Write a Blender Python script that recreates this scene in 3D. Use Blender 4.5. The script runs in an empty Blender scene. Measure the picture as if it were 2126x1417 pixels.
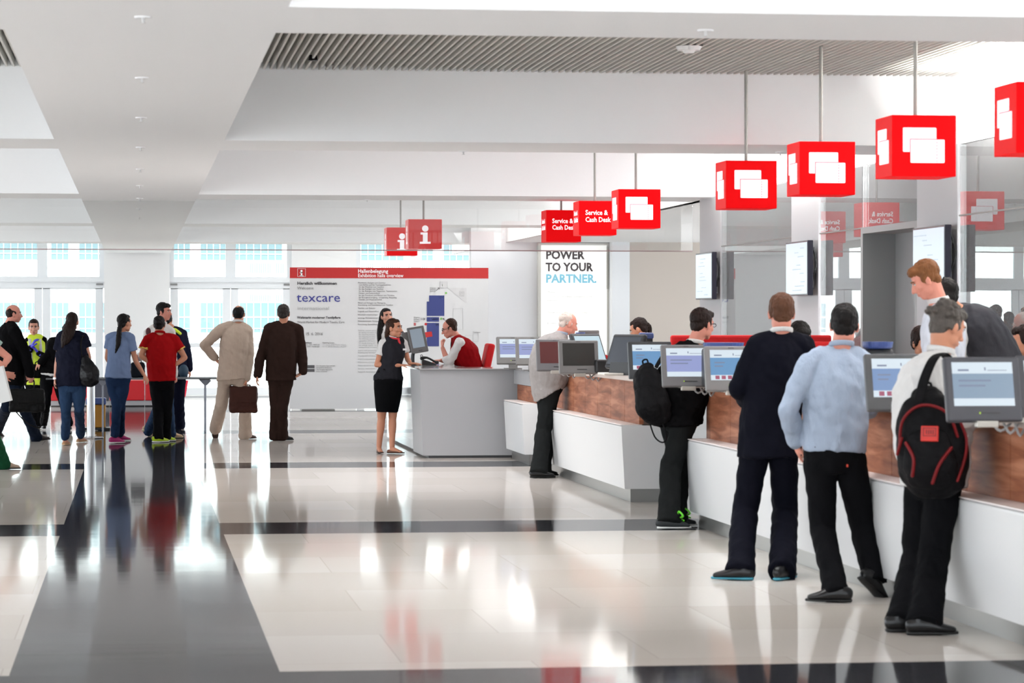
import bpy, bmesh, math, random
from mathutils import Vector, Matrix, Euler, noise
PI = math.pi
random.seed(7)
scene = bpy.context.scene
COL = scene.collection

# ------------------------------------------------------------------ camera
F = 6000.0            # focal length in pixels of the 2126 px wide frame
CAMH = 1.6
YAW = math.atan((1063 - 285) / F)
PITCH = math.atan((708.5 - 668) / F)
cam_d = bpy.data.cameras.new('camera')
cam = bpy.data.objects.new('camera', cam_d)
COL.objects.link(cam)
scene.camera = cam
cam.location = (0, 0, CAMH)
cam.rotation_euler = (PI / 2 - PITCH, 0, -YAW)
cam_d.sensor_width = 36
cam_d.lens = 36 * F / 2126
cam_d.clip_end = 400
cam_d.clip_start = 0.5
cam_d.dof.use_dof = True
cam_d.dof.focus_distance = 37.0
cam_d.dof.aperture_fstop = 6.3

# ------------------------------------------------------------------ world, sun, exposure
w = bpy.data.worlds.new('world'); scene.world = w; w.use_nodes = True
wn = w.node_tree.nodes; wl = w.node_tree.links
bg = wn['Background']; bg.inputs[0].default_value = (0.87, 0.94, 1.0, 1); bg.inputs[1].default_value = 4.5
sun_d = bpy.data.lights.new('sun', 'SUN'); sun = bpy.data.objects.new('sun', sun_d); COL.objects.link(sun)
sun_d.energy = 8.0; sun_d.angle = 0.02; sun_d.color = (1, 0.98, 0.94)
sun.rotation_euler = (math.radians(42), 0, math.radians(-6))      # high, from behind the camera: lights the house across the street
scene.view_settings.view_transform = 'Standard'
scene.view_settings.look = 'None'
scene.view_settings.gamma = 1
scene.view_settings.use_curve_mapping = False
scene.view_settings.exposure = 0.0

def area(name, loc, rot, sx, sy, power, color=(1, 1, 1)):
    d = bpy.data.lights.new(name, 'AREA'); d.shape = 'RECTANGLE'; d.size = sx; d.size_y = sy
    d.energy = power; d.color = color
    o = bpy.data.objects.new(name, d); COL.objects.link(o); o.location = loc; o.rotation_euler = rot
    return o
# lamps in the cove over the glass wall, then added fill lights
for yy in (12, 19.5, 29.8, 40, 49.6, 59):
    area('cove_lamp', (6.3, yy, 3.30), (0, math.radians(-125), 0), 0.25, 7.5, 210 if yy < 22 else 100, (1, .98, .95))
for ya, yb in ((8.0, 13.7), (25.35, 34.2), (35.55, 44.4), (45.75, 54.6), (55.95, 63.45)):  # unseen fill lights added up in the bays to brighten the hall
    for xa, xb in ((.9, 6.2), (-6.5, -.9)):
        l_ = area('bay_fill', ((xa + xb) / 2, (ya + yb) / 2, 3.78), (0, 0, 0), xb - xa, (yb - ya) * .8, {8.0: 30, 25.35: 225, 35.55: 75, 45.75: 70, 55.95: 150}[ya] * (1 if xa > 0 else .07), (.97, .985, 1)); l_.data.spread = math.radians(115 if ya > 10 else 95)

for k in range(5):       # slim fill lights added between the louvre slats, beamed down to brighten the floor
    for sx in (1, -1):
        l_ = area('louvre_fill', (sx * (1.45 + k * 1.15), 18.7, 3.69), (0, 0, 0), .038, 6.6, 64 if sx > 0 else 55, (.97, .985, 1)); l_.data.spread = math.radians(96)
for yy in (15, 22, 29):  # added fill behind the glass, lightens the back wall
    area('back_room_fill', (7.3, yy, 3.0), (0, math.radians(-42), 0), .3, 6, 420)

# ------------------------------------------------------------------ pixel -> world
def ray(px, py):
    v = Vector(((px - 1063) / F, (708.5 - py) / F, -1.0))
    return cam.rotation_euler.to_matrix() @ v
def at(px, py, Y):
    r = ray(px, py); return Vector((0, 0, CAMH)) + r * (Y / r.y)
def atX(px, py, X):
    r = ray(px, py); return Vector((0, 0, CAMH)) + r * (X / r.x)
def ground(px, py, z=0.0):
    r = ray(px, py); return Vector((0, 0, CAMH)) + r * ((z - CAMH) / r.z)

# ------------------------------------------------------------------ materials
MATS = {}
def mat(name, col, rough=0.6, metal=0.0, bump=None, spec=0.5, emit=None, es=1.0, var=None, coat=0, sheen=0):
    if name in MATS: return MATS[name]
    m = bpy.data.materials.new(name); m.use_nodes = True
    nt = m.node_tree; b = nt.nodes['Principled BSDF']
    b.inputs['Base Color'].default_value = (*col, 1)
    b.inputs['Roughness'].default_value = rough
    b.inputs['Metallic'].default_value = metal
    b.inputs['Specular IOR Level'].default_value = spec
    b.inputs['Coat Weight'].default_value = coat
    b.inputs['Sheen Weight'].default_value = sheen
    if emit is not None:
        b.inputs['Emission Color'].default_value = (*emit, 1); b.inputs['Emission Strength'].default_value = es
    tc = nt.nodes.new('ShaderNodeTexCoord')
    if var:      # (scale, amount) gentle tone variation in the material itself
        n = nt.nodes.new('ShaderNodeTexNoise'); n.inputs['Scale'].default_value = var[0]; n.inputs['Detail'].default_value = 4
        nt.links.new(tc.outputs['Object'], n.inputs['Vector'])
        mx = nt.nodes.new('ShaderNodeMix'); mx.data_type = 'RGBA'
        mx.inputs[6].default_value = (*[c * (1 - var[1]) for c in col], 1)
        mx.inputs[7].default_value = (*[min(1, c * (1 + var[1])) for c in col], 1)
        nt.links.new(n.outputs['Fac'], mx.inputs[0]); nt.links.new(mx.outputs[2], b.inputs['Base Color'])
    if bump:     # (scale, strength, stretch)
        n = nt.nodes.new('ShaderNodeTexNoise'); n.inputs['Scale'].default_value = bump[0]; n.inputs['Detail'].default_value = 3
        mp = nt.nodes.new('ShaderNodeMapping'); mp.inputs['Scale'].default_value = bump[2] if len(bump) > 2 else (1, 1, 1)
        nt.links.new(tc.outputs['Object'], mp.inputs[0]); nt.links.new(mp.outputs[0], n.inputs['Vector'])
        bp = nt.nodes.new('ShaderNodeBump'); bp.inputs['Strength'].default_value = bump[1]; bp.inputs['Distance'].default_value = 0.02
        nt.links.new(n.outputs['Fac'], bp.inputs['Height']); nt.links.new(bp.outputs[0], b.inputs['Normal'])
    MATS[name] = m
    return m
def rgb(r, g, b):      # sRGB 0-255 -> linear
    f = lambda c: ((c / 255 + .055) / 1.055) ** 2.4 if c > 10 else c / 255 / 12.92
    return (f(r), f(g), f(b))
def cloth(name, r, g, b, rough=.85, bs=.5, sc=9, sheen=0.0):
    k = .55 if r + g + b < 300 else .72 if r + g + b < 600 else .85
    return mat(name, tuple(k * c for c in rgb(r, g, b)), rough, bump=(sc * 1.6, min(1, bs * 1.05), (1, 1, .45)), var=(14, .08), spec=.06 if r + g + b < 300 else .2, sheen=sheen)

WHITE = mat('white_paint', (.80, .80, .80), .55, var=(1.3, .015))
CEIL = mat('ceiling_paint', (.95, .96, .97), .7)
GREYP = mat('grey_paint', rgb(165, 165, 165), .5)
DGREY = mat('dark_grey_plastic', rgb(74, 74, 76), .5, var=(30, .05))
DGREY2 = mat('charcoal_plastic', rgb(54, 54, 60), .5)
MGREY = mat('mid_grey_plastic', rgb(110, 108, 107), .45)
BLACK = mat('black_plastic', rgb(18, 18, 20), .4)
STEEL = mat('brushed_steel', rgb(150, 150, 148), .32, metal=.9, bump=(60, .05, (1, 1, 8)))
STEELD = mat('dull_steel', rgb(128, 126, 122), .4, metal=.6)
CHROME = mat('chrome', rgb(210, 210, 212), .15, metal=1.0)
RED = mat('red_acrylic', rgb(190, 0, 6), .5, emit=rgb(232, 0, 6), es=.5, spec=.08)
REDI = mat('lit_red_acrylic', rgb(170, 4, 8), .3, emit=rgb(215, 5, 10), es=.5, spec=.15)
REDU = mat('red_upholstery', rgb(200, 12, 18), .8, bump=(20, .2))
REDP = mat('red_lacquer', rgb(196, 10, 26), .4)
ICON = mat('lit_white_acrylic', (.3, .3, .3), .4, emit=(1, .96, 1), es=.85)
ICONLINE = mat('ticket_line_red', rgb(235, 120, 140), .5)
PANELW = mat('panel_foil', rgb(204, 203, 203), .5)
PANELR = mat('panel_red_foil', rgb(178, 22, 22), .5)
INK = mat('dark_ink', rgb(78, 76, 78), .7)
INK2 = mat('grey_ink', rgb(120, 118, 118), .7)
INK3 = mat('light_grey_ink', rgb(168, 168, 168), .7)
INKB = mat('blue_ink', rgb(60, 62, 135), .7)
INKW = mat('white_ink', (.85, .85, .85), .7)
MAPB = mat('map_blue', rgb(48, 58, 118), .6)
MAPG = mat('map_grey', rgb(198, 196, 196), .6)
GREENI = mat('map_green', rgb(120, 175, 90), .6)
POSTERB = mat('poster_light_blue', rgb(90, 150, 170), .6, emit=rgb(165, 218, 235), es=.45)
POSTER = mat('lit_poster', (.9, .9, .88), .5, emit=(1, .99, .95), es=.55)
POSTINK = mat('poster_ink', rgb(85, 78, 80), .7)
POSTINK2 = mat('poster_small_ink', rgb(190, 190, 188), .7)
SKIN = mat('skin_fair', rgb(198, 142, 120), .5, var=(18, .06), spec=.35)
SKINT = mat('skin_tanned', rgb(192, 132, 104), .5, var=(18, .06), spec=.35)
SKINP = mat('skin_pink', rgb(206, 138, 120), .5, var=(18, .07), spec=.35)
LIPS = mat('lips', rgb(170, 84, 80), .4)
EYEW = mat('eye_white', rgb(220, 215, 210), .3)
IRIS = mat('iris_dark', rgb(40, 28, 22), .2)
def hairm(n, r, g, b, sc=40): return mat(n, tuple((.8 if r > 200 else .5) * c for c in rgb(r, g, b)), .55, bump=(sc, .8, (1, 1, .25)), var=(26, .35), spec=.18)
H_BLACK = hairm('hair_black', 26, 20, 19); H_DBROWN = hairm('hair_dark_brown', 44, 26, 20)
H_BROWN = hairm('hair_brown', 78, 48, 34); H_GINGER = hairm('hair_ginger', 152, 98, 56)
H_GREY = hairm('hair_grey', 112, 104, 98); H_WHITE = hairm('hair_white', 222, 205, 195); H_AUB = hairm('hair_auburn', 112, 72, 50)
H_DGREY = hairm('hair_dark_grey', 66, 58, 54)

def wood():
    m = bpy.data.materials.new('walnut_veneer'); m.use_nodes = True; nt = m.node_tree; b = nt.nodes['Principled BSDF']
    tc = nt.nodes.new('ShaderNodeTexCoord'); mp = nt.nodes.new('ShaderNodeMapping'); mp.inputs['Scale'].default_value = (1, .8, 7.5)
    n = nt.nodes.new('ShaderNodeTexNoise'); n.inputs['Scale'].default_value = 2.4; n.inputs['Detail'].default_value = 6; n.inputs['Distortion'].default_value = .5
    cr = nt.nodes.new('ShaderNodeValToRGB')
    cr.color_ramp.elements[0].color = (*rgb(112, 66, 46), 1); cr.color_ramp.elements[0].position = .3
    cr.color_ramp.elements[1].color = (*rgb(178, 124, 96), 1); cr.color_ramp.elements[1].position = .7
    e = cr.color_ramp.elements.new(.52); e.color = (*rgb(150, 94, 68), 1)
    nt.links.new(tc.outputs['Object'], mp.inputs[0]); nt.links.new(mp.outputs[0], n.inputs['Vector']); nt.links.new(n.outputs['Fac'], cr.inputs[0])
    nt.links.new(cr.outputs[0], b.inputs['Base Color']); b.inputs['Roughness'].default_value = .45; b.inputs['Specular IOR Level'].default_value = .1
    return m
WOOD = wood()
COUNTERW = mat('counter_white', rgb(214, 214, 214), .38, bump=(.8, .02), spec=.5)
LEDGE = mat('ledge_white', rgb(232, 222, 218), .4)
IDESK = mat('info_desk_grey', rgb(158, 158, 160), .42)
IDESKT = mat('info_desk_top', rgb(150, 148, 148), .12, coat=.5)
IDESKG = mat('info_desk_glass', rgb(180, 192, 200), .04, spec=1.0, coat=1.0, metal=.45)

def glass_mat(name, ior, tint=(1, 1, 1), haze=0.0, hazecol=(.8, .8, .8), wav=0):
    m = bpy.data.materials.new(name); m.use_nodes = True; nt = m.node_tree; nt.nodes.clear()
    out = nt.nodes.new('ShaderNodeOutputMaterial'); fr = nt.nodes.new('ShaderNodeFresnel'); fr.inputs['IOR'].default_value = ior
    tr = nt.nodes.new('ShaderNodeBsdfTransparent'); tr.inputs[0].default_value = (*tint, 1)
    gl = nt.nodes.new('ShaderNodeBsdfGlossy'); gl.inputs['Roughness'].default_value = 0.0
    gl.inputs[0].default_value = (.95, .97, .97, 1)
    if wav:
        tc = nt.nodes.new('ShaderNodeTexCoord'); n = nt.nodes.new('ShaderNodeTexNoise'); n.inputs['Scale'].default_value = .7; n.inputs['Detail'].default_value = 0
        bp = nt.nodes.new('ShaderNodeBump'); bp.inputs['Strength'].default_value = wav; bp.inputs['Distance'].default_value = .01
        nt.links.new(tc.outputs['Object'], n.inputs['Vector']); nt.links.new(n.outputs['Fac'], bp.inputs['Height']); nt.links.new(bp.outputs[0], gl.inputs['Normal'])
    di = nt.nodes.new('ShaderNodeBsdfDiffuse'); di.inputs[0].default_value = (*hazecol, 1)
    m1 = nt.nodes.new('ShaderNodeMixShader'); m1.inputs[0].default_value = haze
    nt.links.new(tr.outputs[0], m1.inputs[1]); nt.links.new(di.outputs[0], m1.inputs[2])
    m2 = nt.nodes.new('ShaderNodeMixShader')
    nt.links.new(fr.outputs[0], m2.inputs[0]); nt.links.new(m1.outputs[0], m2.inputs[1]); nt.links.new(gl.outputs[0], m2.inputs[2])
    nt.links.new(m2.outputs[0], out.inputs[0]); return m
GLASSW = glass_mat('partition_glass', 1.7, (.95, .97, .97), .24, (.86, .87, .88), wav=.05)
GLASSC = glass_mat('smoke_curtain_glass', 1.5, (.93, .935, .93), .05, (.8, .8, .8))
GLASSP = glass_mat('window_glass', 1.2, (.96, 1, 1), .0)

def floor_mat():
    m = bpy.data.materials.new('polished_stone'); m.use_nodes = True; nt = m.node_tree; b = nt.nodes['Principled BSDF']; L = nt.links
    tc = nt.nodes.new('ShaderNodeTexCoord'); sp = nt.nodes.new('ShaderNodeSeparateXYZ'); L.new(tc.outputs['Object'], sp.inputs[0])
    def math_(op, a, bb=None, c=None):
        n = nt.nodes.new('ShaderNodeMath'); n.operation = op
        for i, v in enumerate((a, bb, c)):
            if v is None: continue
            if isinstance(v, (int, float)): n.inputs[i].default_value = v
            else: L.new(v, n.inputs[i])
        return n.outputs[0]
    x, y = sp.outputs[0], sp.outputs[1]
    sx = math_('LESS_THAN', math_('ABSOLUTE', math_('SUBTRACT', x, 0.034)), 0.611)
    sxl = math_('LESS_THAN', math_('ABSOLUTE', math_('SUBTRACT', x, -10.2)), 0.611)
    my = math_('MODULO', math_('ADD', math_('SUBTRACT', y, 12.0), 98.7), 9.87)
    sy = math_('LESS_THAN', my, 1.25)
    dark = math_('MAXIMUM', math_('MAXIMUM', sx, sxl), sy)
    br = nt.nodes.new('ShaderNodeTexBrick'); br.inputs['Scale'].default_value = 1; br.inputs['Mortar Size'].default_value = .003
    br.offset = 0.5; br.inputs['Brick Width'].default_value = 1.23; br.inputs['Row Height'].default_value = 1.23
    br.inputs['Color1'].default_value = (*rgb(214, 206, 199), 1); br.inputs['Color2'].default_value = (*rgb(203, 193, 184), 1); br.inputs['Mortar'].default_value = (*rgb(192, 183, 175), 1)
    br.inputs['Bias'].default_value = -.2
    L.new(tc.outputs['Object'], br.inputs['Vector'])
    n = nt.nodes.new('ShaderNodeTexNoise'); n.inputs['Scale'].default_value = 60; n.inputs['Detail'].default_value = 6
    L.new(tc.outputs['Object'], n.inputs['Vector'])
    cr = nt.nodes.new('ShaderNodeValToRGB'); cr.color_ramp.elements[0].color = (*rgb(34, 34, 37), 1); cr.color_ramp.elements[1].color = (*rgb(74, 74, 78), 1)
    cr.color_ramp.elements[0].position = .3; cr.color_ramp.elements[1].position = .75
    L.new(n.outputs['Fac'], cr.inputs[0])
    mx = nt.nodes.new('ShaderNodeMix'); mx.data_type = 'RGBA'; L.new(dark, mx.inputs[0]); L.new(br.outputs[0], mx.inputs[6]); L.new(cr.outputs[0], mx.inputs[7])
    mp = nt.nodes.new('ShaderNodeMapping'); mp.inputs['Scale'].default_value = (.5, 1.6, 1)
    n2 = nt.nodes.new('ShaderNodeTexNoise'); n2.inputs['Scale'].default_value = 1.0; n2.inputs['Detail'].default_value = 2
    L.new(tc.outputs['Object'], mp.inputs[0]); L.new(mp.outputs[0], n2.inputs['Vector'])
    bp = nt.nodes.new('ShaderNodeBump'); bp.inputs['Strength'].default_value = .06; bp.inputs['Distance'].default_value = .01
    L.new(n2.outputs['Fac'], bp.inputs['Height'])
    # honed stone: matt body plus a polish whose reflection grows towards grazing views but never becomes a full mirror
    di = nt.nodes.new('ShaderNodeBsdfDiffuse'); gl = nt.nodes.new('ShaderNodeBsdfGlossy'); gl.inputs['Roughness'].default_value = .06
    L.new(mx.outputs[2], di.inputs['Color']); L.new(bp.outputs[0], gl.inputs['Normal'])
    fr = nt.nodes.new('ShaderNodeFresnel'); fr.inputs['IOR'].default_value = 1.45
    ms = nt.nodes.new('ShaderNodeMixShader'); L.new(math_('MULTIPLY', fr.outputs[0], .84), ms.inputs[0]); L.new(di.outputs[0], ms.inputs[1]); L.new(gl.outputs[0], ms.inputs[2])
    nt.nodes.remove(b); L.new(ms.outputs[0], [q_ for q_ in nt.nodes if q_.type == 'OUTPUT_MATERIAL'][0].inputs[0])
    return m
FLOOR = floor_mat()

# ------------------------------------------------------------------ mesh helpers
def tag(o, label=None, cat=None, group=None, kind=None):
    if label: o['label'] = label
    if cat: o['category'] = cat
    if group: o['group'] = group
    if kind: o['kind'] = kind
    return o
def world_origin(o):
    v = Vector((0, 0, 0))
    while o is not None: v += o.location; o = o.parent
    return v
def finish(me, name, material, parent=None, loc=None, smooth=None):
    """mesh in world coordinates -> ONE linked object"""
    if isinstance(material, (list, tuple)):
        for m_ in material: me.materials.append(m_)
    elif material: me.materials.append(material)
    o = bpy.data.objects.new(name, me); COL.objects.link(o)
    if parent is not None:
        o.parent = parent; org = world_origin(parent)
    else:
        org = Vector(loc) if loc is not None else Vector((0, 0, 0)); o.location = org
    me.transform(Matrix.Translation(-org))
    if smooth: me.polygons.foreach_set('use_smooth', [True] * len(me.polygons))
    return o
def obj(name, bm, material, parent=None, loc=None, smooth=False):
    me = bpy.data.meshes.new(name); bmesh.ops.recalc_face_normals(bm, faces=bm.faces); bm.to_mesh(me); bm.free()
    return finish(me, name, material, parent, loc, smooth)
def empty(name, loc, label, cat, group=None):
    o = bpy.data.objects.new(name, None); o.empty_display_size = .2; COL.objects.link(o); o.location = loc
    return tag(o, label, cat, group)
def struct(name, bm, m, parent=None, smooth=False):
    o = obj(name, bm, m, parent, smooth=smooth)
    if parent is None: o['kind'] = 'structure'
    return o
def NB(): return bmesh.new()
def box(bm, x0, x1, y0, y1, z0, z1, bev=0, seg=2, M=None, mi=0):
    vs = [Vector((x, y, z)) for x in (x0, x1) for y in (y0, y1) for z in (z0, z1)]
    if M is not None: vs = [M @ v for v in vs]
    v = [bm.verts.new(p) for p in vs]
    fs = [bm.faces.new([v[i] for i in f]) for f in ((0, 1, 3, 2), (4, 6, 7, 5), (0, 4, 5, 1), (2, 3, 7, 6), (0, 2, 6, 4), (1, 5, 7, 3))]
    for f in fs: f.material_index = mi
    bmesh.ops.recalc_face_normals(bm, faces=fs)
    if bev:
        es = list({e for f in fs for e in f.edges})
        r = bmesh.ops.bevel(bm, geom=es, offset=bev, segments=seg, affect='EDGES', profile=.5)
        for f in r['faces']: f.material_index = mi
    return bm
def prism(bm, pts, y0, y1, M=None, mi=0):
    """outline pts (x,z) extruded along y"""
    a = [bm.verts.new((M @ Vector((x, y0, z))) if M is not None else (x, y0, z)) for x, z in pts]
    b = [bm.verts.new((M @ Vector((x, y1, z))) if M is not None else (x, y1, z)) for x, z in pts]
    fs = [bm.faces.new(a), bm.faces.new(b[::-1])]
    for i in range(len(pts)):
        j = (i + 1) % len(pts); fs.append(bm.faces.new((a[j], a[i], b[i], b[j])))
    for f in fs: f.material_index = mi
    bmesh.ops.recalc_face_normals(bm, faces=fs)
    return bm
def catmull(P, n):
    out = []; m = len(P)
    for i in range(m - 1):
        p0 = P[max(i - 1, 0)]; p1 = P[i]; p2 = P[i + 1]; p3 = P[min(i + 2, m - 1)]
        for k in range(n):
            t = k / n
            out.append(tuple(0.5 * ((2 * b) + (-a + c) * t + (2 * a - 5 * b + 4 * c - d) * t * t + (-a + 3 * b - 3 * c + d) * t ** 3) for a, b, c, d in zip(p0, p1, p2, p3)))
    out.append(tuple(P[-1])); return out
def tube(bm, pts, rad, lat=None, seg=14, sub=3, cap=True, flat=False):
    """tapered (elliptical) tube; rad: list of r or (a,b); lat: direction of the a axis"""
    pts = [Vector(p) for p in pts]
    R = [(r, r) if isinstance(r, (int, float)) else r for r in rad]
    if len(R) == 1: R = R * len(pts)
    P = [(*p, *r) for p, r in zip(pts, R)]
    if sub > 1 and len(P) > 2: P = catmull(P, sub)
    C = [Vector(p[:3]) for p in P]; RR = [(max(p[3], .0005), max(p[4], .0005)) for p in P]
    if cap and not flat:
        t0 = (C[0] - C[1]).normalized(); t1 = (C[-1] - C[-2]).normalized()
        pre, pr = [], []; post, po = [], []
        for s in (.95, .75, .4):
            k = math.sqrt(1 - s * s); m0 = min(RR[0]); m1 = min(RR[-1])
            pre.append(C[0] + t0 * m0 * s); pr.append((RR[0][0] * k, RR[0][1] * k))
        for s in (.4, .75, .95):
            k = math.sqrt(1 - s * s); post.append(C[-1] + t1 * min(RR[-1]) * s); po.append((RR[-1][0] * k, RR[-1][1] * k))
        C = pre + C + post; RR = pr + RR + po
    rings = []; n = len(C); la = Vector(lat) if lat is not None else None; prev = None
    for i in range(n):
        t = (C[min(i + 1, n - 1)] - C[max(i - 1, 0)]).normalized()
        if la is not None: a = la - t * la.dot(t)
        else: a = prev - t * prev.dot(t) if prev is not None else (Vector((0, 0, 1)).cross(t) if abs(t.z) < .9 else Vector((1, 0, 0)))
        if a.length < 1e-4: a = Vector((0, 1, 0)).cross(t)
        a.normalize(); prev = a.copy(); b = t.cross(a)
        rings.append([bm.verts.new(C[i] + a * RR[i][0] * math.cos(2 * PI * k / seg) + b * RR[i][1] * math.sin(2 * PI * k / seg)) for k in range(seg)])
    for i in range(n - 1):
        for k in range(seg):
            bm.faces.new((rings[i][k], rings[i][(k + 1) % seg], rings[i + 1][(k + 1) % seg], rings[i + 1][k]))
    if cap:
        bm.faces.new(rings[0][::-1]); bm.faces.new(rings[-1])
    return bm
def ell(bm, c, r, M=None, u=16, v=10):
    X = Matrix.Translation(c) @ Matrix.Diagonal((*r, 1))
    if M is not None: X = M @ X
    bmesh.ops.create_uvsphere(bm, u_segments=u, v_segments=v, radius=1, matrix=X); return bm
TEX = {}
def tex(size, kind='CLOUDS'):
    k = (size, kind)
    if k not in TEX:
        t = bpy.data.textures.new('folds', kind); t.noise_scale = size
        if kind == 'CLOUDS': t.noise_depth = 1
        TEX[k] = t
    return TEX[k]
def drape(me, amp, sx=9.0, sz=2.6, seed=0.0):
    """vertical and slanting cloth folds along the surface normal"""
    me.calc_loop_triangles()
    nrm = [v.normal.copy() for v in me.vertices]
    for v, n in zip(me.vertices, nrm):
        c = v.co
        q = Vector(((c.x + .35 * c.z) * sx + seed, (c.y - .2 * c.z) * sx, c.z * sz))
        q2 = Vector((c.x * sx * .8 + seed, c.y * sx * .8, (c.z + .5 * c.x) * sx * 1.3))
        h = (1 - 2 * abs(noise.noise(q))) * .65 + noise.noise(q2) * .6
        v.co = c + n * amp * h
    me.update()
def remesh(bm, voxel, smooth=4, disp=None, dec=None):
    """union of overlapping closed pieces -> one continuous surface"""
    bmesh.ops.recalc_face_normals(bm, faces=bm.faces)
    me = bpy.data.meshes.new('tmp'); bm.to_mesh(me); bm.free()
    o = bpy.data.objects.new('tmp', me); COL.objects.link(o)
    m = o.modifiers.new('r', 'REMESH'); m.mode = 'VOXEL'; m.voxel_size = voxel
    if smooth: s = o.modifiers.new('s', 'SMOOTH'); s.factor = .5; s.iterations = smooth
    if disp:
        for sz, st in disp:
            d = o.modifiers.new('d', 'DISPLACE'); d.texture = tex(sz); d.strength = st; d.mid_level = .5; d.texture_coords = 'LOCAL'
    if dec: d = o.modifiers.new('c', 'DECIMATE'); d.ratio = dec
    dg = bpy.context.evaluated_depsgraph_get(); dg.update()
    out = bpy.data.meshes.new_from_object(o.evaluated_get(dg)); out.materials.clear()
    bpy.data.objects.remove(o); bpy.data.meshes.remove(me)
    return out
def text_mesh(s, size, ext=.001, bold=0, align='LEFT', space=1.0):
    c = bpy.data.curves.new('t', 'FONT'); c.body = s; c.size = size; c.extrude = ext; c.offset = bold; c.align_x = align; c.resolution_u = 2; c.space_character = space
    o = bpy.data.objects.new('t', c); COL.objects.link(o)
    dg = bpy.context.evaluated_depsgraph_get(); dg.update()
    me = bpy.data.meshes.new_from_object(o.evaluated_get(dg)); me.materials.clear()
    bpy.data.objects.remove(o); bpy.data.curves.remove(c); return me
def text(name, s, M, width, cap, m, parent, bold=0, ext=.001):
    """text whose baseline starts at M's origin, in M's xy plane, fitted to width (0 = natural) and cap height"""
    me = text_mesh(s, cap / .70, ext, bold)
    if width:
        wd = max((v.co.x for v in me.vertices), default=1)
        me.transform(Matrix.Diagonal((width / wd, 1, 1, 1)))
    me.transform(M); return finish(me, name, m, parent)
FRONT = Matrix.Rotation(PI / 2, 4, 'X')                     # text facing -Y
def facing(loc, yaw=0): return Matrix.Translation(loc) @ Matrix.Rotation(yaw, 4, 'Z') @ FRONT
# ================================================================== THE HALL
ZB = 3.10
fl = NB(); box(fl, -16, 16, 2, 63.5, -.12, 0); struct('floor', fl, FLOOR)
pv = NB(); box(pv, -40, 50, 63.5, 80, -.14, -.02); struct('street_pavement', pv, mat('pavement', rgb(205, 205, 200), .8))
# ceiling: beams as one soffit mesh, louvre field and void above
BY = [(4.5, 5.8), (13.8, 15.05), (24.0, 25.35), (34.2, 35.55), (44.4, 45.75), (54.6, 55.95)]
c = NB()
box(c, -.675, .715, 4.5, 63.45, ZB, 3.75)
box(c, -8.4, -7.0, 4.5, 63.45, ZB, 3.75)
for a, b in BY:
    for xa, xb in ((.715, 6.9), (-7.0, -.675)): box(c, xa, xb, a, b, ZB, 3.75)
box(c, 6.9, 16, 4.5, 63.45, ZB, 3.75)
struct('ceiling', c, CEIL)
c = NB(); box(c, -8.4, 16, 4.5, 63.6, 4.15, 4.5); struct('ceiling_roof_slab', c, GREYP)
c = NB(); box(c, 6.885, 6.93, 4.5, 63.45, ZB + .0, 4.15); struct('wall_right_bulkhead', c, WHITE)
lv = NB()
x = .745
while x < 6.86:
    box(lv, x, x + .017, 15.05, 24.0, 3.69, 3.77); x += .0575
x = -.705
while x > -2.2:
    box(lv, x - .017, x, 15.05, 24.0, 3.69, 3.77); x -= .0575
g = empty('ceiling_louvre', (3.9, 19.5, 3.69), 'grey metal louvre grid in the first ceiling bay above the hall', 'ceiling grille')
q = NB(); box(q, .72, 6.89, 15.05, 24.0, 3.95, 3.98); box(q, -7, -.68, 15.05, 24.0, 3.95, 3.98); obj('backing', q, mat('louvre_backing', rgb(70, 68, 66), .7), g)
q = NB(); y = 15.35
while y < 24:
    box(q, .73, 6.88, y, min(y + .52, 24), 3.775, 3.785); box(q, -7, -.69, y, min(y + .52, 24), 3.775, 3.785); y += .85
obj('cross_strips', q, mat('louvre_strip', rgb(205, 203, 198), .6), g)
obj('louvre_slats', lv, mat('louvre_metal', rgb(212, 210, 204), .55), g)
# plain plaster lids in the other bays (their louvres are out of sight from the floor)
c = NB()
for a, b in ((5.8, 13.8), (25.35, 34.2), (35.55, 44.4), (45.75, 54.6), (55.95, 63.45)):
    box(c, 0.715, 6.9, a, b, 3.8, 3.86); box(c, -7, -.675, a, b, 3.8, 3.86)
struct('ceiling_bays', c, CEIL)

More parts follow.
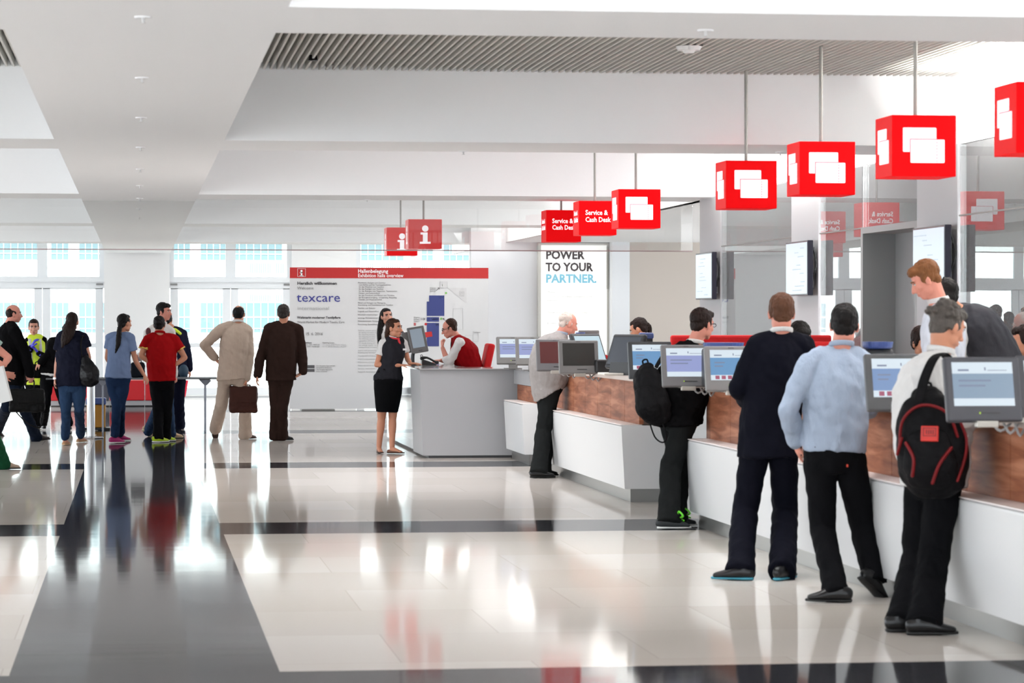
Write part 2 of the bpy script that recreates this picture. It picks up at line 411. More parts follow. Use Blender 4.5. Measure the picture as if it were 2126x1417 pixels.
# far window wall at Y = 63.6
WY = 63.6
def wx(px): return at(px, 668, WY).x
def wz(py): return at(285, py, WY).z
wall = NB()
zt, zb = 4.0, 0.0
PITCHW = wx(600 + 383) - wx(600)
cols = []
for k in range(-2, 5):
    xa = wx(216) + k * PITCHW; xb = wx(352) + k * PITCHW
    box(wall, xa, xb, WY - .06, WY + .3, 0, zt); cols.append((xa, xb))
struct('wall_far', wall, WHITE)
WF = mat('window_frame_white', rgb(226, 229, 232), .45)
HW = mat('door_closer_metal', rgb(140, 140, 140), .4, metal=.7)
n = 0
for k in range(-2, 4):
    n += 1
    xa = cols[k + 2][1]; xb = cols[k + 3][0]; xm = (xa + xb) / 2
    # upper fixed light
    f = NB(); zu0, zu1 = wz(598), 4.0; fw = .10
    box(f, xa, xb, WY + .02, WY + .14, wz(598), wz(574)); box(f, xa, xa + fw, WY + .02, WY + .14, wz(574), zu1); box(f, xb - fw, xb, WY + .02, WY + .14, wz(574), zu1)
    box(f, xm - .11, xm + .11, WY + .02, WY + .14, wz(574), zu1); box(f, xa, xb, WY - .02, WY + .04, wz(585), wz(575))
    wo = struct('window_%d' % n, f, WF)
    p = NB(); box(p, xa + fw, xm - .11, WY + .08, WY + .09, wz(574), zu1); box(p, xm + .11, xb - fw, WY + .08, WY + .09, wz(574), zu1); obj('pane', p, GLASSP, wo)
    # glazed double door below
    f = NB(); z0, z1 = 0.0, wz(588)
    fr = .17
    for (u0, u1) in ((xa + .02, xm - .004), (xm + .004, xb - .02)):
        box(f, u0, u0 + fr, WY + .04, WY + .12, z0, z1, .01); box(f, u1 - fr, u1, WY + .04, WY + .12, z0, z1, .01)
        box(f, u0, u1, WY + .04, WY + .12, z1 - .13, z1, .01); box(f, u0, u1, WY + .04, WY + .12, z0, z0 + .16, .01)
        box(f, u0, u1, WY + .05, WY + .11, 1.04, 1.14)
    do = struct('door_%d' % n, f, WF)
    p = NB(); box(p, xa + .15, xm - .1, WY + .078, WY + .084, .1, z1 - .1); box(p, xm + .1, xb - .15, WY + .078, WY + .084, .1, z1 - .1); obj('pane', p, GLASSP, do)
    h = NB(); box(h, xa + .02, xa + .17, WY - .0, WY + .04, wz(592), wz(588), .005); box(h, xb - .17, xb - .02, WY - .0, WY + .04, wz(592), wz(588), .005); obj('door_closer', h, HW, do)
# head of the far wall over the windows is the last ceiling bay

# building across the street
FY = 80.0
FA = mat('facade_render', rgb(240, 240, 238), .8)
TEAL = mat('facade_glazing', rgb(96, 118, 124), .35, var=(3, .08))
MESH = mat('facade_vent', rgb(112, 138, 142), .6)
fac = empty('building', (0, FY, 0), 'white building across the street behind the far windows, rows of pale teal glazing', 'building')
f = NB(); box(f, -30, 48, FY, FY + 6, -.02, 12); obj('facade', f, FA, fac)
def fx(px): return at(px, 668, FY).x
def fz(py): return at(285, py, FY).z
for (y0, y1) in ((440, 539), (628, 690)):
    for base in range(-4, 5):
        for (a, b) in ((358, 395), (416, 470), (482, 586)):
            xa, xb = fx(a + base * 252), fx(b + base * 252)
            if xb < fx(-120) or xa > fx(2000): continue
            q = NB(); box(q, xa, xb, FY - .03, FY + .02, fz(y1), fz(y0)); wdo = obj('window', q, TEAL, fac)
            q = NB(); nb = max(2, round((xb - xa) / .19))
            for i in range(nb + 1):
                xx = xa + (xb - xa) * i / nb; box(q, xx - .007, xx + .007, FY - .06, FY - .03, fz(y1), fz(y0))
            zz = fz(y1) + (fz(y0) - fz(y1)) * .12; box(q, xa, xb, FY - .05, FY - .03, zz, zz + .018); box(q, xa, xb, FY - .05, FY - .03, zz + (fz(y0) - fz(y1)) * .38, zz + (fz(y0) - fz(y1)) * .38 + .03)
            obj('glazing_bars', q, FA, wdo)
for (y0, y1) in ((545, 566), (611, 625)):
    for (a, b) in ((517, 562), (571, 590), (739, 775), (790, 832), (846, 858), (865, 890), (902, 945)):
        q = NB(); box(q, fx(a), fx(b), FY - .03, FY + .02, fz(y1), fz(y0)); vo = obj('vent_grille', q, MESH, fac)
        q = NB(); k = fx(a)
        while k < fx(b): box(q, k, k + .02, FY - .05, FY - .02, fz(y1), fz(y0)); k += .06
        obj('grille_bars', q, FA, vo)

# right glass wall at X = 7.1, square columns, portal
GX = 6.88
gp = NB()
ys = [3, 8.6, 13.9, 19.2]
gpanes = [(6.6, 11.2), (11.22, 17.4), (17.42, 23.68), (26.98, 28.7), (29.95, 33.68)]
gw = empty('glass_partition', (GX, 20, 0), 'tall reflecting glass partition along the right wall behind the ticket desks', 'glass wall')
for a, b in gpanes:
    q = NB(); box(q, GX - .006, GX + .006, a, b, .02, ZB - .01); obj('glass_pane', q, GLASSW, gw)
q = NB(); box(q, GX - .006, GX + .006, 25.0, 26.96, 2.5, ZB - .01); obj('glass_pane', q, GLASSW, gw)
q = NB(); box(q, GX - .012, GX + .012, 6.6, 23.68, 2.49, 2.503); box(q, GX - .012, GX + .012, 26.98, 28.7, 2.49, 2.503); box(q, GX - .012, GX + .012, 29.95, 33.68, 2.49, 2.503); obj('glazing_rail', q, STEELD, gw)
q = NB()
for ya, yb in ((23.7, 24.97), (28.72, 29.93), (33.7, 34.95)):
    box(q, GX - .02, GX + .2, ya, yb, 0, ZB)
struct('wall_right_columns', q, mat('column_paint', rgb(190, 190, 192), .55))
q = NB(); box(q, 8.3, 8.4, 2, 36.5, 0, ZB); struct('wall_right_back', q, mat('back_room_paint', rgb(196, 196, 198), .7))
# portal recess
PG = mat('portal_grey', rgb(140, 142, 142), .4)
q = NB(); box(q, GX - .02, GX + .30, 26.9, 26.98, 0, 2.44); box(q, GX - .02, GX + .30, 24.97, 25.05, 0, 2.44); box(q, GX - .02, GX + .30, 24.97, 26.98, 2.44, 2.50); box(q, GX + .30, GX + .35, 24.97, 26.98, 0, 2.50)
struct('door_8', q, PG)

# return wall with poster at Y = 54, then beige bay
RY = 54.0
def rx(px): return at(px, 668, RY).x
q = NB(); box(q, rx(978), rx(1500) + 3, RY, RY + .3, 0, 3.75); struct('wall_back', q, mat('back_wall_paint', rgb(224, 224, 226), .6))
q = NB(); box(q, rx(1262), rx(1298), RY - .5, RY, 0, 3.7); struct('trim_1', q, mat('pier_paint', rgb(226, 228, 230), .5))
q = NB(); box(q, rx(1298), rx(1500) + 1, RY - .35, RY, 0, 3.6); struct('wall_beige_bay', q, mat('beige_wall', rgb(196, 186, 176), .7))
q = NB(); box(q, GX + .02, GX + .12, 35.4, 47, ZB, 3.75); struct('wall_upper_right', q, WHITE)
pb = empty('poster_lightbox', (rx(1190), RY, 1.4), 'tall backlit white poster with dark headline on the back wall', 'poster')
q = NB(); box(q, rx(1115), rx(1262), RY - .14, RY - .001, 0.35, at(0, 500, RY).z, .01); obj('frame', q, mat('lightbox_frame', rgb(205, 203, 196), .5), pb)
q = NB(); box(q, rx(1121), rx(1257), RY - .155, RY - .141, 0.42, at(0, 505, RY).z); obj('lit_face', q, POSTER, pb)
q = NB(); box(q, rx(1256.5), rx(1261), RY - .17, RY - .14, at(0, 598, RY).z, at(0, 507, RY).z); obj('side_clip', q, mat('clip_grey', rgb(170, 168, 160), .5), pb)
def ptext(s, x0, yb, wpx, cap, m, Y, par, bold=0, nm='lettering'):
    return text(nm, s, facing(at(x0, yb, Y)), wpx * Y / F, cap * Y / F, m, par, bold * Y / F)
PY = RY - .16
ptext('POWER', 1133, 537, 83, 17, POSTINK, PY, pb, .9)
ptext('TO YOUR', 1133, 562, 101, 17, POSTINK, PY, pb, .9)
ptext('PARTNER.', 1133, 586, 108, 17, POSTERB, PY, pb, .9)
for i, (t, x0, y0, wd) in enumerate((('With us', 1135, 608, 30), ('as your trading partner and', 1140, 617, 90), ('success', 1135, 625, 26), ('New service in your area', 1136, 650, 86), ('Join', 1136, 672, 20))):
    ptext(t, x0, y0, wd, 4, POSTINK2, PY, pb)

# smoke curtain: frameless glass apron hung from the fourth beam
SY = 36.15
q = NB(); box(q, -13.5, 7.0, SY - .006, SY + .006, at(285, 517, SY).z, ZB + .2)
sc_ = tag(obj('smoke_curtain', q, GLASSC, loc=(0, SY, 2.5)), 'frameless glass smoke curtain hanging across the hall under the ceiling beam', 'glass screen')
q = NB(); box(q, -13.5, 7.0, SY - .02, SY + .02, at(285, 518.8, SY).z, at(285, 516.6, SY).z); obj('bottom_rail', q, mat('rail_pinkish', rgb(160, 138, 138), .35, metal=.4), sc_)

# sprinklers and detector
def sprinkler(x, y, z, where):
    s = empty('sprinkler', (x, y, z), 'small white ceiling sprinkler ' + where, 'sprinkler', 'sprinklers on the ceiling beams')
    q = NB(); tube(q, [(x, y, z + .002), (x, y, z - .008)], [.045, .04], cap=True, flat=True, seg=20); obj('rosette', q, mat('sprinkler_white', (.86, .87, .88), .5), s)
    q = NB(); tube(q, [(x, y, z - .005), (x, y, z - .03)], [.009, .006], flat=True); tube(q, [(x, y, z - .03), (x, y, z - .033)], [.014, .014], flat=True); obj('nozzle', q, mat('nozzle_pale', rgb(205, 205, 205), .4), s)
for i, py in enumerate((40, 165, 247, 308, 353, 387, 413, 434, 452)):
    d = (ZB - 1.6) * F / (668 - py)
    names = ('nearest', 'second', 'third', 'fourth', 'fifth', 'sixth', 'seventh', 'eighth', 'ninth')
    sprinkler(.03, d, ZB, 'on the wide lengthways beam, %s from the camera' % names[i])
for px, py, t in ((1465, 52, 'on the near cross beam at the top of the picture'), (962, 311, 'on the second cross beam above the info signs'), (762, 413, 'on the third cross beam left of the info signs'), (1620, 308, 'on the second cross beam beside the ticket signs')):
    d = (ZB - 1.6) * F / (668 - py); p = at(px, py, d); sprinkler(p.x, d, ZB, t)
p = at(1430, 87, 21.6)
q = NB(); tube(q, [(p.x, 21.6, 3.69), (p.x, 21.6, 3.66)], [.1, .085], flat=True, seg=24); tube(q, [(p.x, 21.6, 3.66), (p.x, 21.6, 3.64)], [.05, .04], flat=True)
tag(obj('smoke_detector', q, mat('detector_white', (.85, .85, .85), .4), loc=(p.x, 21.6, 3.66)), 'round white smoke detector under the metal louvre', 'smoke detector')
q = NB(); p = at(650, 118, 23.0); tube(q, [(p.x, 23.0, 3.72), (p.x, 23.0, 3.675)], [.03, .04], flat=True)
tag(obj('louvre_spotlight', q, BLACK, loc=(p.x, 23, 3.7)), 'small black spotlight set in the louvre near its left end', 'spotlight')

# ================================================================== TICKET DESKS
def ticket_desk(y0, y1, label, xw=4.28, zw=1.072):
    t = empty('ticket_desk', (4.6, (y0 + y1) / 2, 0), label, 'counter', 'white and walnut ticket desks')
    q = NB(); prism(q, [(xw + .03, .118), (xw, .66), (xw + .002, .672), (xw + .02, .682), (xw + .5, .682), (xw + .5, .118)], y0, y1)
    obj('white_front', q, COUNTERW, t)
    q = NB(); box(q, xw + .09, xw + .5, y0 + .05, y1 - .05, 0, .118); pl = obj('plinth', q, STEEL, t)
    q = NB(); box(q, xw - .004, xw + .19, y0 + .02, y1 - .02, .6825, .69); obj('ledge', q, LEDGE, t)
    q = NB(); k = y0; 
    while k < y1 - .01:
        e = min(k + .78, y1); box(q, xw + .16, xw + .2, k + .004, e - .004, .6905, zw); k = e
    obj('walnut_front', q, WOOD, t)
    q = NB(); box(q, xw + .2, xw + .22, y0, y1, .69, zw); box(q, xw + .22, xw + .5, y0, y0 + .03, .69, zw); box(q, xw + .22, xw + .5, y1 - .03, y1, .69, zw); obj('carcass', q, mat('carcass_dark', rgb(84, 66, 56), .6), t)
    if zw < 1: return t
    q = NB(); box(q, xw + .10, xw + .72, y0 - .02, y1 + .02, 1.072, 1.107, .006); obj('worktop', q, mat('worktop', rgb(196, 182, 174), .35), t)
    q = NB(); box(q, xw + .5, xw + .55, y0, y1, .0, 1.072); obj('back_panel', q, GREYP, t)
    return t
ticket_desk(6.5, 22.25, 'long white and walnut ticket desk in the right foreground', 4.26)
ticket_desk(25.3, 30.4, 'middle white and walnut ticket desk with a slanting white end', 4.26)
ticket_desk(32.0, 33.6, 'short white and walnut ticket desk joined to the grey information desk', 4.26, .868)
# recessed curved grey infill between desks
def infill(y0, y1, label):
    q = NB(); n = 14
    pts = []
    for i in range(n + 1):
        a = PI * i / n; pts.append((4.85 - .28 * math.sin(a) * .9, y0 + (y1 - y0) * i / n))
    for i in range(n):
        (xa, ya), (xb, yb) = pts[i], pts[i + 1]
        vs = [(xa, ya, 0), (xb, yb, 0), (xb, yb, 1.07), (xa, ya, 1.07)]; v2 = [(xa + .05, ya, 0), (xb + .05, yb, 0), (xb + .05, yb, 1.07), (xa + .05, ya, 1.07)]
        a_ = [q.verts.new(v) for v in vs]; b_ = [q.verts.new(v) for v in v2]
        q.faces.new(a_); q.faces.new(b_[::-1]); q.faces.new((a_[3], a_[2], b_[2], b_[3])); q.faces.new((a_[0], b_[0], b_[1], a_[1]))
    o = obj('desk_infill', q, mat('infill_grey', rgb(150, 150, 150), .4), loc=(4.8, (y0 + y1) / 2, 0), smooth=False); tag(o, label, 'screen')
infill(22.29, 25.26, 'recessed grey panel linking the foreground ticket desk to the middle one')
infill(30.44, 31.96, 'recessed grey panel between the middle ticket desk and the short far one')

# information desk: front wing, left wing with glossy side
idk = empty('information_desk', (3.9, 36, 0), 'large grey information desk with a glossy left side', 'counter')
q = NB(); prism(q, [(3.33, .03), (3.29, 1.035), (4.95, 1.035), (4.95, .03)], 33.8, 35.0); obj('front_wing', q, IDESK, idk)
q = NB(); box(q, 3.42, 3.95, 35.0, 39.4, .03, 1.035); obj('left_wing', q, IDESK, idk)
q = NB(); box(q, 3.385, 3.41, 33.86, 39.4, .03, 1.03); obj('glossy_side', q, IDESKG, idk)
q = NB(); box(q, 3.40, 4.9, 33.84, 34.9, 0, .03); box(q, 3.45, 3.9, 34.9, 39.3, 0, .03); obj("plinth", q, DGREY, idk)
q = NB(); box(q, 4.40, 5.0, 31.98, 33.76, .875, 1.035); obj('return_wing', q, IDESK, idk)
q = NB(); box(q, 4.38, 5.02, 31.96, 33.765, 1.036, 1.052, .004); box(q, 3.285, 4.96, 33.77, 35.02, 1.036, 1.052, .004); box(q, 3.33, 3.98, 35.02, 39.45, 1.036, 1.052, .004); obj('worktop', q, IDESKT, idk)
# ================================================================== INFO PANEL (exhibition overview)
IY = 52.6
ip = empty('exhibition_board', (at(808, 850, IY).x, IY, 0), 'wide free-standing exhibition halls overview board with a red header', 'sign')
X0, X1 = at(602, 668, IY).x, at(1014, 668, IY).x
zt_, zb_ = at(285, 554, IY).z, .02
zh = at(285, 576.5, IY).z
q = NB(); box(q, X0, X1, IY, IY + .08, zb_, zh); obj('board', q, PANELW, ip)
q = NB(); box(q, X0, X1, IY - .003, IY + .083, zh, zt_); hd = obj('header', q, PANELR, ip)
q = NB(); box(q, X0 + .2, X0 + .8, IY - .25, IY + .3, 0, .02); box(q, X1 - .8, X1 - .2, IY - .25, IY + .3, 0, .02); obj('foot', q, STEELD, ip)
TY = IY - .006
def it(s, x0, yb, wpx, cap, m, bold=0, nm='lettering', par=None): return ptext(s, x0, yb, wpx, cap, m, TY, par or ip, bold, nm)
it('Hallenbelegung', 743, 566, 63, 7.6, INKW, .16, par=hd); it('Exhibition halls overview', 743, 575, 95, 7.4, INKW, .08, par=hd)
def frame_rect(bm, xa, xb, ya, yb, t, Y=TY):
    a = at(xa, ya, Y); b = at(xb, yb, Y); tt = t * Y / F
    for (u0, u1, w0, w1) in ((a.x, b.x, a.z - tt, a.z), (a.x, b.x, b.z, b.z + tt), (a.x, a.x + tt, b.z, a.z), (b.x - tt, b.x, b.z, a.z)):
        box(bm, u0, u1, Y - .001, Y + .003, w0, w1)
def fill_rect(bm, xa, xb, ya, yb, Y=TY):
    a = at(xa, ya, Y); b = at(xb, yb, Y); box(bm, a.x, b.x, Y - .001, Y + .004, b.z, a.z)
def info_i(bm, cx, yt, yb, Y, par_y=.002, M=None, h=None):
    """the letter i of an information sign: dot, slab serifs"""
    H = h if h else (yb - yt) * Y / F
    def R(u0, u1, v0, v1): box(bm, u0 * H, u1 * H, -par_y, par_y, v0 * H, v1 * H, M=M)
    R(-.26, .12, .5, .62); R(-.13, .13, .0, .62); R(-.3, .3, .0, .11)
    bmesh.ops.create_cone(bm, cap_ends=True, segments=24, radius1=.175 * H, radius2=.175 * H, depth=par_y * 2, matrix=(M if M is not None else Matrix()) @ Matrix.Translation((0, 0, .83 * H)) @ Matrix.Rotation(PI / 2, 4, 'X'))
q = NB(); p = at(626, 573, TY); info_i(q, 0, 560, 573, TY, M=Matrix.Translation(p)); frame_rect(q, 617.5, 634.5, 557, 574, .5); obj('info_symbol', q, INKW, hd)
it('Herzlich willkommen', 617, 590.5, 82, 6, INK, .3); it('Welcome', 617, 600.5, 34, 6, INK2)
it('texcare', 616, 626, 90, 18.5, INKB, .1); it('international', 617, 643, 66, 7.2, INK3)
it('Weltmarkt moderner Textilpflege', 617, 661, 90, 4.6, INK, .2); it('World Market for Modern Textile Care', 617, 670.5, 98, 4.6, INK2)
it('11. - 15. 6. 2016', 617, 695.5, 53, 6, INK2)
it('Messezeiten', 617, 712.5, 30, 3.2, INK, .1); it('Opening hours', 669, 712.5, 25, 3.2, INK2)
it('11. - 14. 6. 2016  9:00 - 18:00 Uhr', 617, 716.6, 47, 2.6, INK2); it('15. 6. 2016  9:00 - 16:00 Uhr', 617, 720.4, 47, 2.6, INK2)
it('11 - 14. 6. 2016  9 a.m. - 6 p.m.', 669, 716.6, 50, 2.6, INK3); it('15. 6. 2016  9 a.m. - 4 p.m.', 669, 720.4, 50, 2.6, INK3)
q = NB(); fill_rect(q, 636, 653, 757.5, 764); fill_rect(q, 636, 653, 765.5, 771.5); obj('app_badges', q, INK, ip)
for i, s in enumerate(('Der Navigator App rund um', 'kostenlose Webseite:', 'The Navigator App and the', 'free website')):
    it(s, 657, 760 + i * 4, (38, 32, 34, 22)[i], 2.6, INK2)
Lm = [('Maschinen, Anlagen und Zubehör', 743, 588, 58), ('zum Färben und für Textilapplikationen', 745, 592.4, 67), ('für das Waschen von Textilien', 745, 596.7, 52), ('für das Reinigen von Textilien', 745, 601, 51),
      ('für das Reinigen von Teppichen, Tapetenteilen', 745, 605.4, 80), ('Pelzen- und Ledermöbeln', 745, 609.8, 44), ('für das Trocknen und Plätten von Textilien', 745, 614.2, 74), ('für Energieversorgung, -einsparung, Recycling', 745, 618.6, 79), ('Umwelt- und Wasserwirtschaft', 745, 623, 48),
      ('Mittel und Anlagen zur Reinigung,', 743, 629.8, 58), ('Ausrüstung und Desinfektion von Textilien', 743, 634.2, 73), ('Textilien und Zubehör', 743, 640.8, 37), ('Logistik und Materialfluss', 743, 647.5, 44), ('Informationstechnologie', 743, 654.2, 41), ('sonstige Betriebsmittel', 743, 661, 41), ('Dienstleistungen, Verbände', 743, 667.6, 46), ('Forschung, Entwicklung', 743, 674.4, 42)]
for s, x0, y0, wd in Lm: it(s, x0, y0, wd, 2.9, INK2, .0)
Le = [('Machines, systems and accessories', 743, 686.5, 52), ('for dyeing and textile applications', 745, 691, 50), ('for washing textiles', 745, 695.4, 34), ('for cleaning textiles', 745, 699.8, 34), ('for cleaning carpets', 745, 704, 34), ('upholstery and leather', 745, 708.4, 36), ('for textile drying and ironing', 745, 712.8, 46), ('for energy supply, saving', 745, 717, 42), ('environmental technology', 745, 721.4, 40),
      ('Agents and systems for cleaning', 743, 728.4, 54), ('finishing and disinfecting', 743, 732.8, 42), ('Textiles and accessories', 743, 739.4, 40), ('Logistics and material flow', 743, 746, 44), ('Information technology', 743, 752.6, 40), ('Other operations equipment', 743, 759.4, 46), ('Services, associations', 743, 766, 36), ('Research, development', 743, 772.6, 38)]
for s, x0, y0, wd in Le: it(s, x0, y0, wd, 2.6, INK3, 0)
q = NB(); fill_rect(q, 891, 922.5, 613, 655.5); fill_rect(q, 886, 891.2, 625.5, 655.5); fill_rect(q, 886, 911.5, 658, 667.5); fill_rect(q, 886, 911.5, 670, 718.5); obj('hall_map_blocks', q, MAPB, ip)
q = NB(); fill_rect(q, 913.5, 928, 585, 597)
a, b, c_ = at(929, 597, TY), at(968.5, 597.5, TY), at(968.5, 628.5, TY)
prism(q, [(a.x, a.z), (b.x, b.z), (c_.x, c_.z)], TY, TY + .004); obj('hall_map_grounds', q, MAPG, ip)
q = NB(); frame_rect(q, 940.5, 961, 640, 684, .35); frame_rect(q, 982, 993, 692, 709, .35); frame_rect(q, 914, 929, 584.5, 597.5, .35); frame_rect(q, 966, 982, 696, 710, .3)
obj('hall_map_outlines', q, INK3, ip)
q = NB(); fill_rect(q, 924, 928, 606, 610); fill_rect(q, 918, 918.8 - .1, 590, 594); fill_rect(q, 914, 918, 659, 663.5); obj('green_markers', q, GREENI, ip)
q = NB(); fill_rect(q, 859, 863.5, 670, 672); fill_rect(q, 859, 863.5, 673, 675.2); p = at(884, 672.5, TY)
bmesh.ops.create_cone(q, cap_ends=True, segments=20, radius1=.024, radius2=.024, depth=.006, matrix=Matrix.Translation(p) @ Matrix.Rotation(PI / 2, 4, 'X'))
Mst = Matrix.Translation(at(887, 694, TY - .004)) @ Matrix.Rotation(math.radians(8), 4, 'Y')
box(q, -.06, .09, -.001, .001, -.05, .045, M=Mst @ Matrix.Rotation(-math.radians(16), 4, 'Y')); obj('red_markers', q, PANELR, ip)
it('8.0', 915, 620, 6.5, 3.6, INKW, .1); it('Galleria', 896, 663.5, 14.5, 3.6, INKW, .1); it('9.0', 904.5, 675, 6, 3.4, INKW, .1); it('Halle 9', 881.5, 698, 12, 3.4, INKW, .1)
for i, s in enumerate(('Eingang', 'Entrance', 'Galleria')): it(s, 859, 659.5 + 4.2 * i, 12, 2.5, INK2); it(s, 892.5, 598.5 + 3.6 * i, 12, 2.4, INK2)
for i, s in enumerate(('Congress', 'Service', 'Center')): it(s, 953.5, 607 + 3.7 * i, 11, 2.4, INK2)
it('Torhaus', 981.5, 690.5, 16, 2.3, INK2)
def arrow(bm, x0, y0, x1, y1, hs=3.5, t=.9):
    a, b = at(x0, y0, TY), at(x1, y1, TY); k = TY / F
    d = (b - a).normalized()
    def seg(p, r):
        dd = (r - p); L_ = dd.length; ang = math.atan2(dd.z, dd.x)
        M = Matrix.Translation(p) @ Matrix.Rotation(-ang, 4, 'Y'); box(bm, 0, L_, -.002, .002, -t * k / 2, t * k / 2, M=M)
    seg(a, b)
    for s in (1, -1):
        ang = math.atan2(d.z, d.x) + PI - s * math.radians(42); seg(b, b + Vector((math.cos(ang), 0, math.sin(ang))) * hs * k)
q = NB(); arrow(q, 873, 662, 882, 662); arrow(q, 906, 603, 912, 597); arrow(q, 926, 666, 920, 660.5); obj('map_arrows', q, INK, ip)

# ================================================================== HANGING CUBE SIGNS
def ticket_icon(bm, W, M, lines=None):
    """two overlapping rounded tickets, W = face width; M maps (x, 0, z) on the face, origin at its centre"""
    def rr(x0, x1, z0, z1, y):
        r = .018 * W; pts = []
        for cx, cz, a0 in ((x1 - r, z1 - r, 0), (x0 + r, z1 - r, 90), (x0 + r, z0 + r, 180), (x1 - r, z0 + r, 270)):
            for k in range(4): a = math.radians(a0 + 30 * k); pts.append((cx + r * math.cos(a), cz + r * math.sin(a)))
        prism(bm, pts, -y, 0.0, M=M)
    rr(-.35 * W, .20 * W, -.10 * W, .29 * W, .002)
    rr(-.225 * W, .335 * W, -.275 * W, .10 * W, .004)
    if lines is not None:
        for a, b, cc, d in ((-.235, .20, .098, .110), (-.237, -.225, -.10, .110)): box(lines, a * W, b * W, -.0045, 0, cc * W, d * W, M=M)
        z = -.26 * W
        while z < .09 * W: box(lines, .203 * W, .214 * W, -.005, 0, z, z + .025 * W, M=M); z += .05 * W
def cube_sign(px, pyb, d, w_, h, kind, label, dx=0, ztop=3.75, Mx=None):
    """front-left lower corner seen at pixel (px, pyb) at distance d"""
    p = at(px, pyb, d); x0, y0, z0 = p.x, d, p.z
    cx, cy = x0 + w_ / 2, y0 + w_ / 2
    e = empty('hanging_sign', (cx, cy, z0), label, 'sign', 'red cube signs')
    m_ = REDI if kind == 'i' else RED
    q = NB(); box(q, x0, x0 + w_, y0, y0 + w_, z0, z0 + h, .004, 1); obj('sign_box', q, m_, e)
    q = NB(); tube(q, [(cx, cy, z0 + h - .01), (cx, cy, ztop)], [.014], flat=True); obj('hanging_rod', q, mat('rod_grey', rgb(140, 138, 134), .35, metal=.5), e)
    Mf = Matrix.Translation((cx, y0 - .001, z0 + h / 2)); Ml = Matrix.Translation((x0 - .001, cy, z0 + h / 2)) @ Matrix.Rotation(-PI / 2, 4, 'Z')
    for M in (Mf, Ml):
        if kind == 'ticket':
            q = NB(); ln = NB(); ticket_icon(q, w_ * .95, M, ln); io = obj('ticket_symbol', q, ICON, e); obj('ticket_outline', ln, ICONLINE, io)
        elif kind == 'i':
            q = NB(); info_i(q, 0, 0, 0, 0, M=M @ Matrix.Translation((.0, 0, -h * .33)), h=h * .62); obj('info_symbol', q, ICON, e)
        else:
            for t, dz in (('Service &', .035), ('Cash Desk', -.045)):
                T = M @ Matrix.Translation((-w_ * .33, -.001, dz)) @ FRONT
                text('lettering', t, T, w_ * (.60 if t[0] == 'S' else .68), .055, ICON, e, .0018)
    return e
cube_sign(2110, 317, 15.9, .43, .405, 'ticket', 'red cube sign with white tickets cut by the right edge of the picture')
cube_sign(1852, 365.5, 18.4, .43, .40, 'ticket', 'biggest whole red cube sign with white ticket symbol, above the portal')
cube_sign(1660, 403.5, 21.3, .43, .40, 'ticket', 'red ticket cube sign hanging in front of the middle white column')
cube_sign(1507, 432, 23.45, .43, .395, 'ticket', 'red ticket cube sign on the rod that ends at the louvre', ztop=3.72)
cube_sign(1284, 473, 29.0, .435, .395, 'ticket', 'smallest red ticket cube sign, right of the Service and Cash Desk cubes')
cube_sign(1202, 487.5, 32.6, .435, .39, 'text', 'red Service and Cash Desk cube partly behind the ticket cube')
cube_sign(1134, 501.5, 35.2, .435, .39, 'text', 'leftmost red Service and Cash Desk cube sign')
cube_sign(848, 516, 37.6, .44, .385, 'i', 'nearer red cube sign with a white letter i above the information desk')
cube_sign(803, 530, 41.2, .44, .40, 'i', 'farther red cube sign with a white letter i, half hidden')

# ================================================================== WALL SCREENS
SCRW = mat('screen_pale_blue', (.01, .01, .01), .25, emit=rgb(212, 228, 243), es=.95, spec=.3)
SCRT = mat('screen_faint_text', (.01, .01, .01), .4, emit=rgb(188, 204, 218), es=.95)
def wall_screen(yn, yf, zb0, zt0, X, label):
    e = empty('wall_screen', (X, (yn + yf) / 2, zb0), label, 'screen', 'landscape screens on the columns')
    c = Vector((X, (yn + yf) / 2, (zb0 + zt0) / 2)); Wd, H = yf - yn, zt0 - zb0
    M = Matrix.Translation(c)
    q = NB(); box(q, 0, .06, -Wd / 2, Wd / 2, -H / 2, H / 2, .006, M=M); hs = obj('housing', q, mat('screen_housing', rgb(32, 30, 48), .25), e)
    q = NB(); box(q, -.002, .001, -Wd / 2 + .02, Wd / 2 - .02, -H / 2 + .018, H / 2 - .018, M=M); s = obj('display', q, SCRW, e)
    q = NB(); rr = random.Random(int(yn))
    for i in range(11):
        z = H / 2 - .08 - i * .043
        if i in (3, 7): continue
        a = -Wd / 2 + .1 + rr.random() * .5; box(q, -.004, -.001, a, a + .12 + rr.random() * .3, z, z + .010, M=M)
    obj('display_text', q, SCRT, s)
    q = NB(); box(q, .06, .13, -.18, .18, -.14, .14, M=M); box(q, .05, .10, -Wd * .38, Wd * .38, -H * .38, H * .38, M=M); obj('wall_bracket', q, mat('bracket_grey', rgb(110, 108, 110), .5), e)
    q = NB(); tube(q, [M @ Vector(v) for v in ((.07, -Wd * .45, .2), (.09, -Wd * .51, .05), (.07, -Wd * .5, -.06), (.11, -Wd * .2, -.2))], [.008]); obj('cable', q, BLACK, e)
wall_screen(23.66, 24.67, 1.855, 2.42, 6.74, 'big landscape screen on the nearest white column by the portal')
wall_screen(28.68, 29.67, 1.87, 2.43, 6.74, 'landscape screen on the middle white column')
wall_screen(33.6, 34.6, 1.87, 2.43, 6.74, 'landscape screen on the farthest column beside the beige wall')

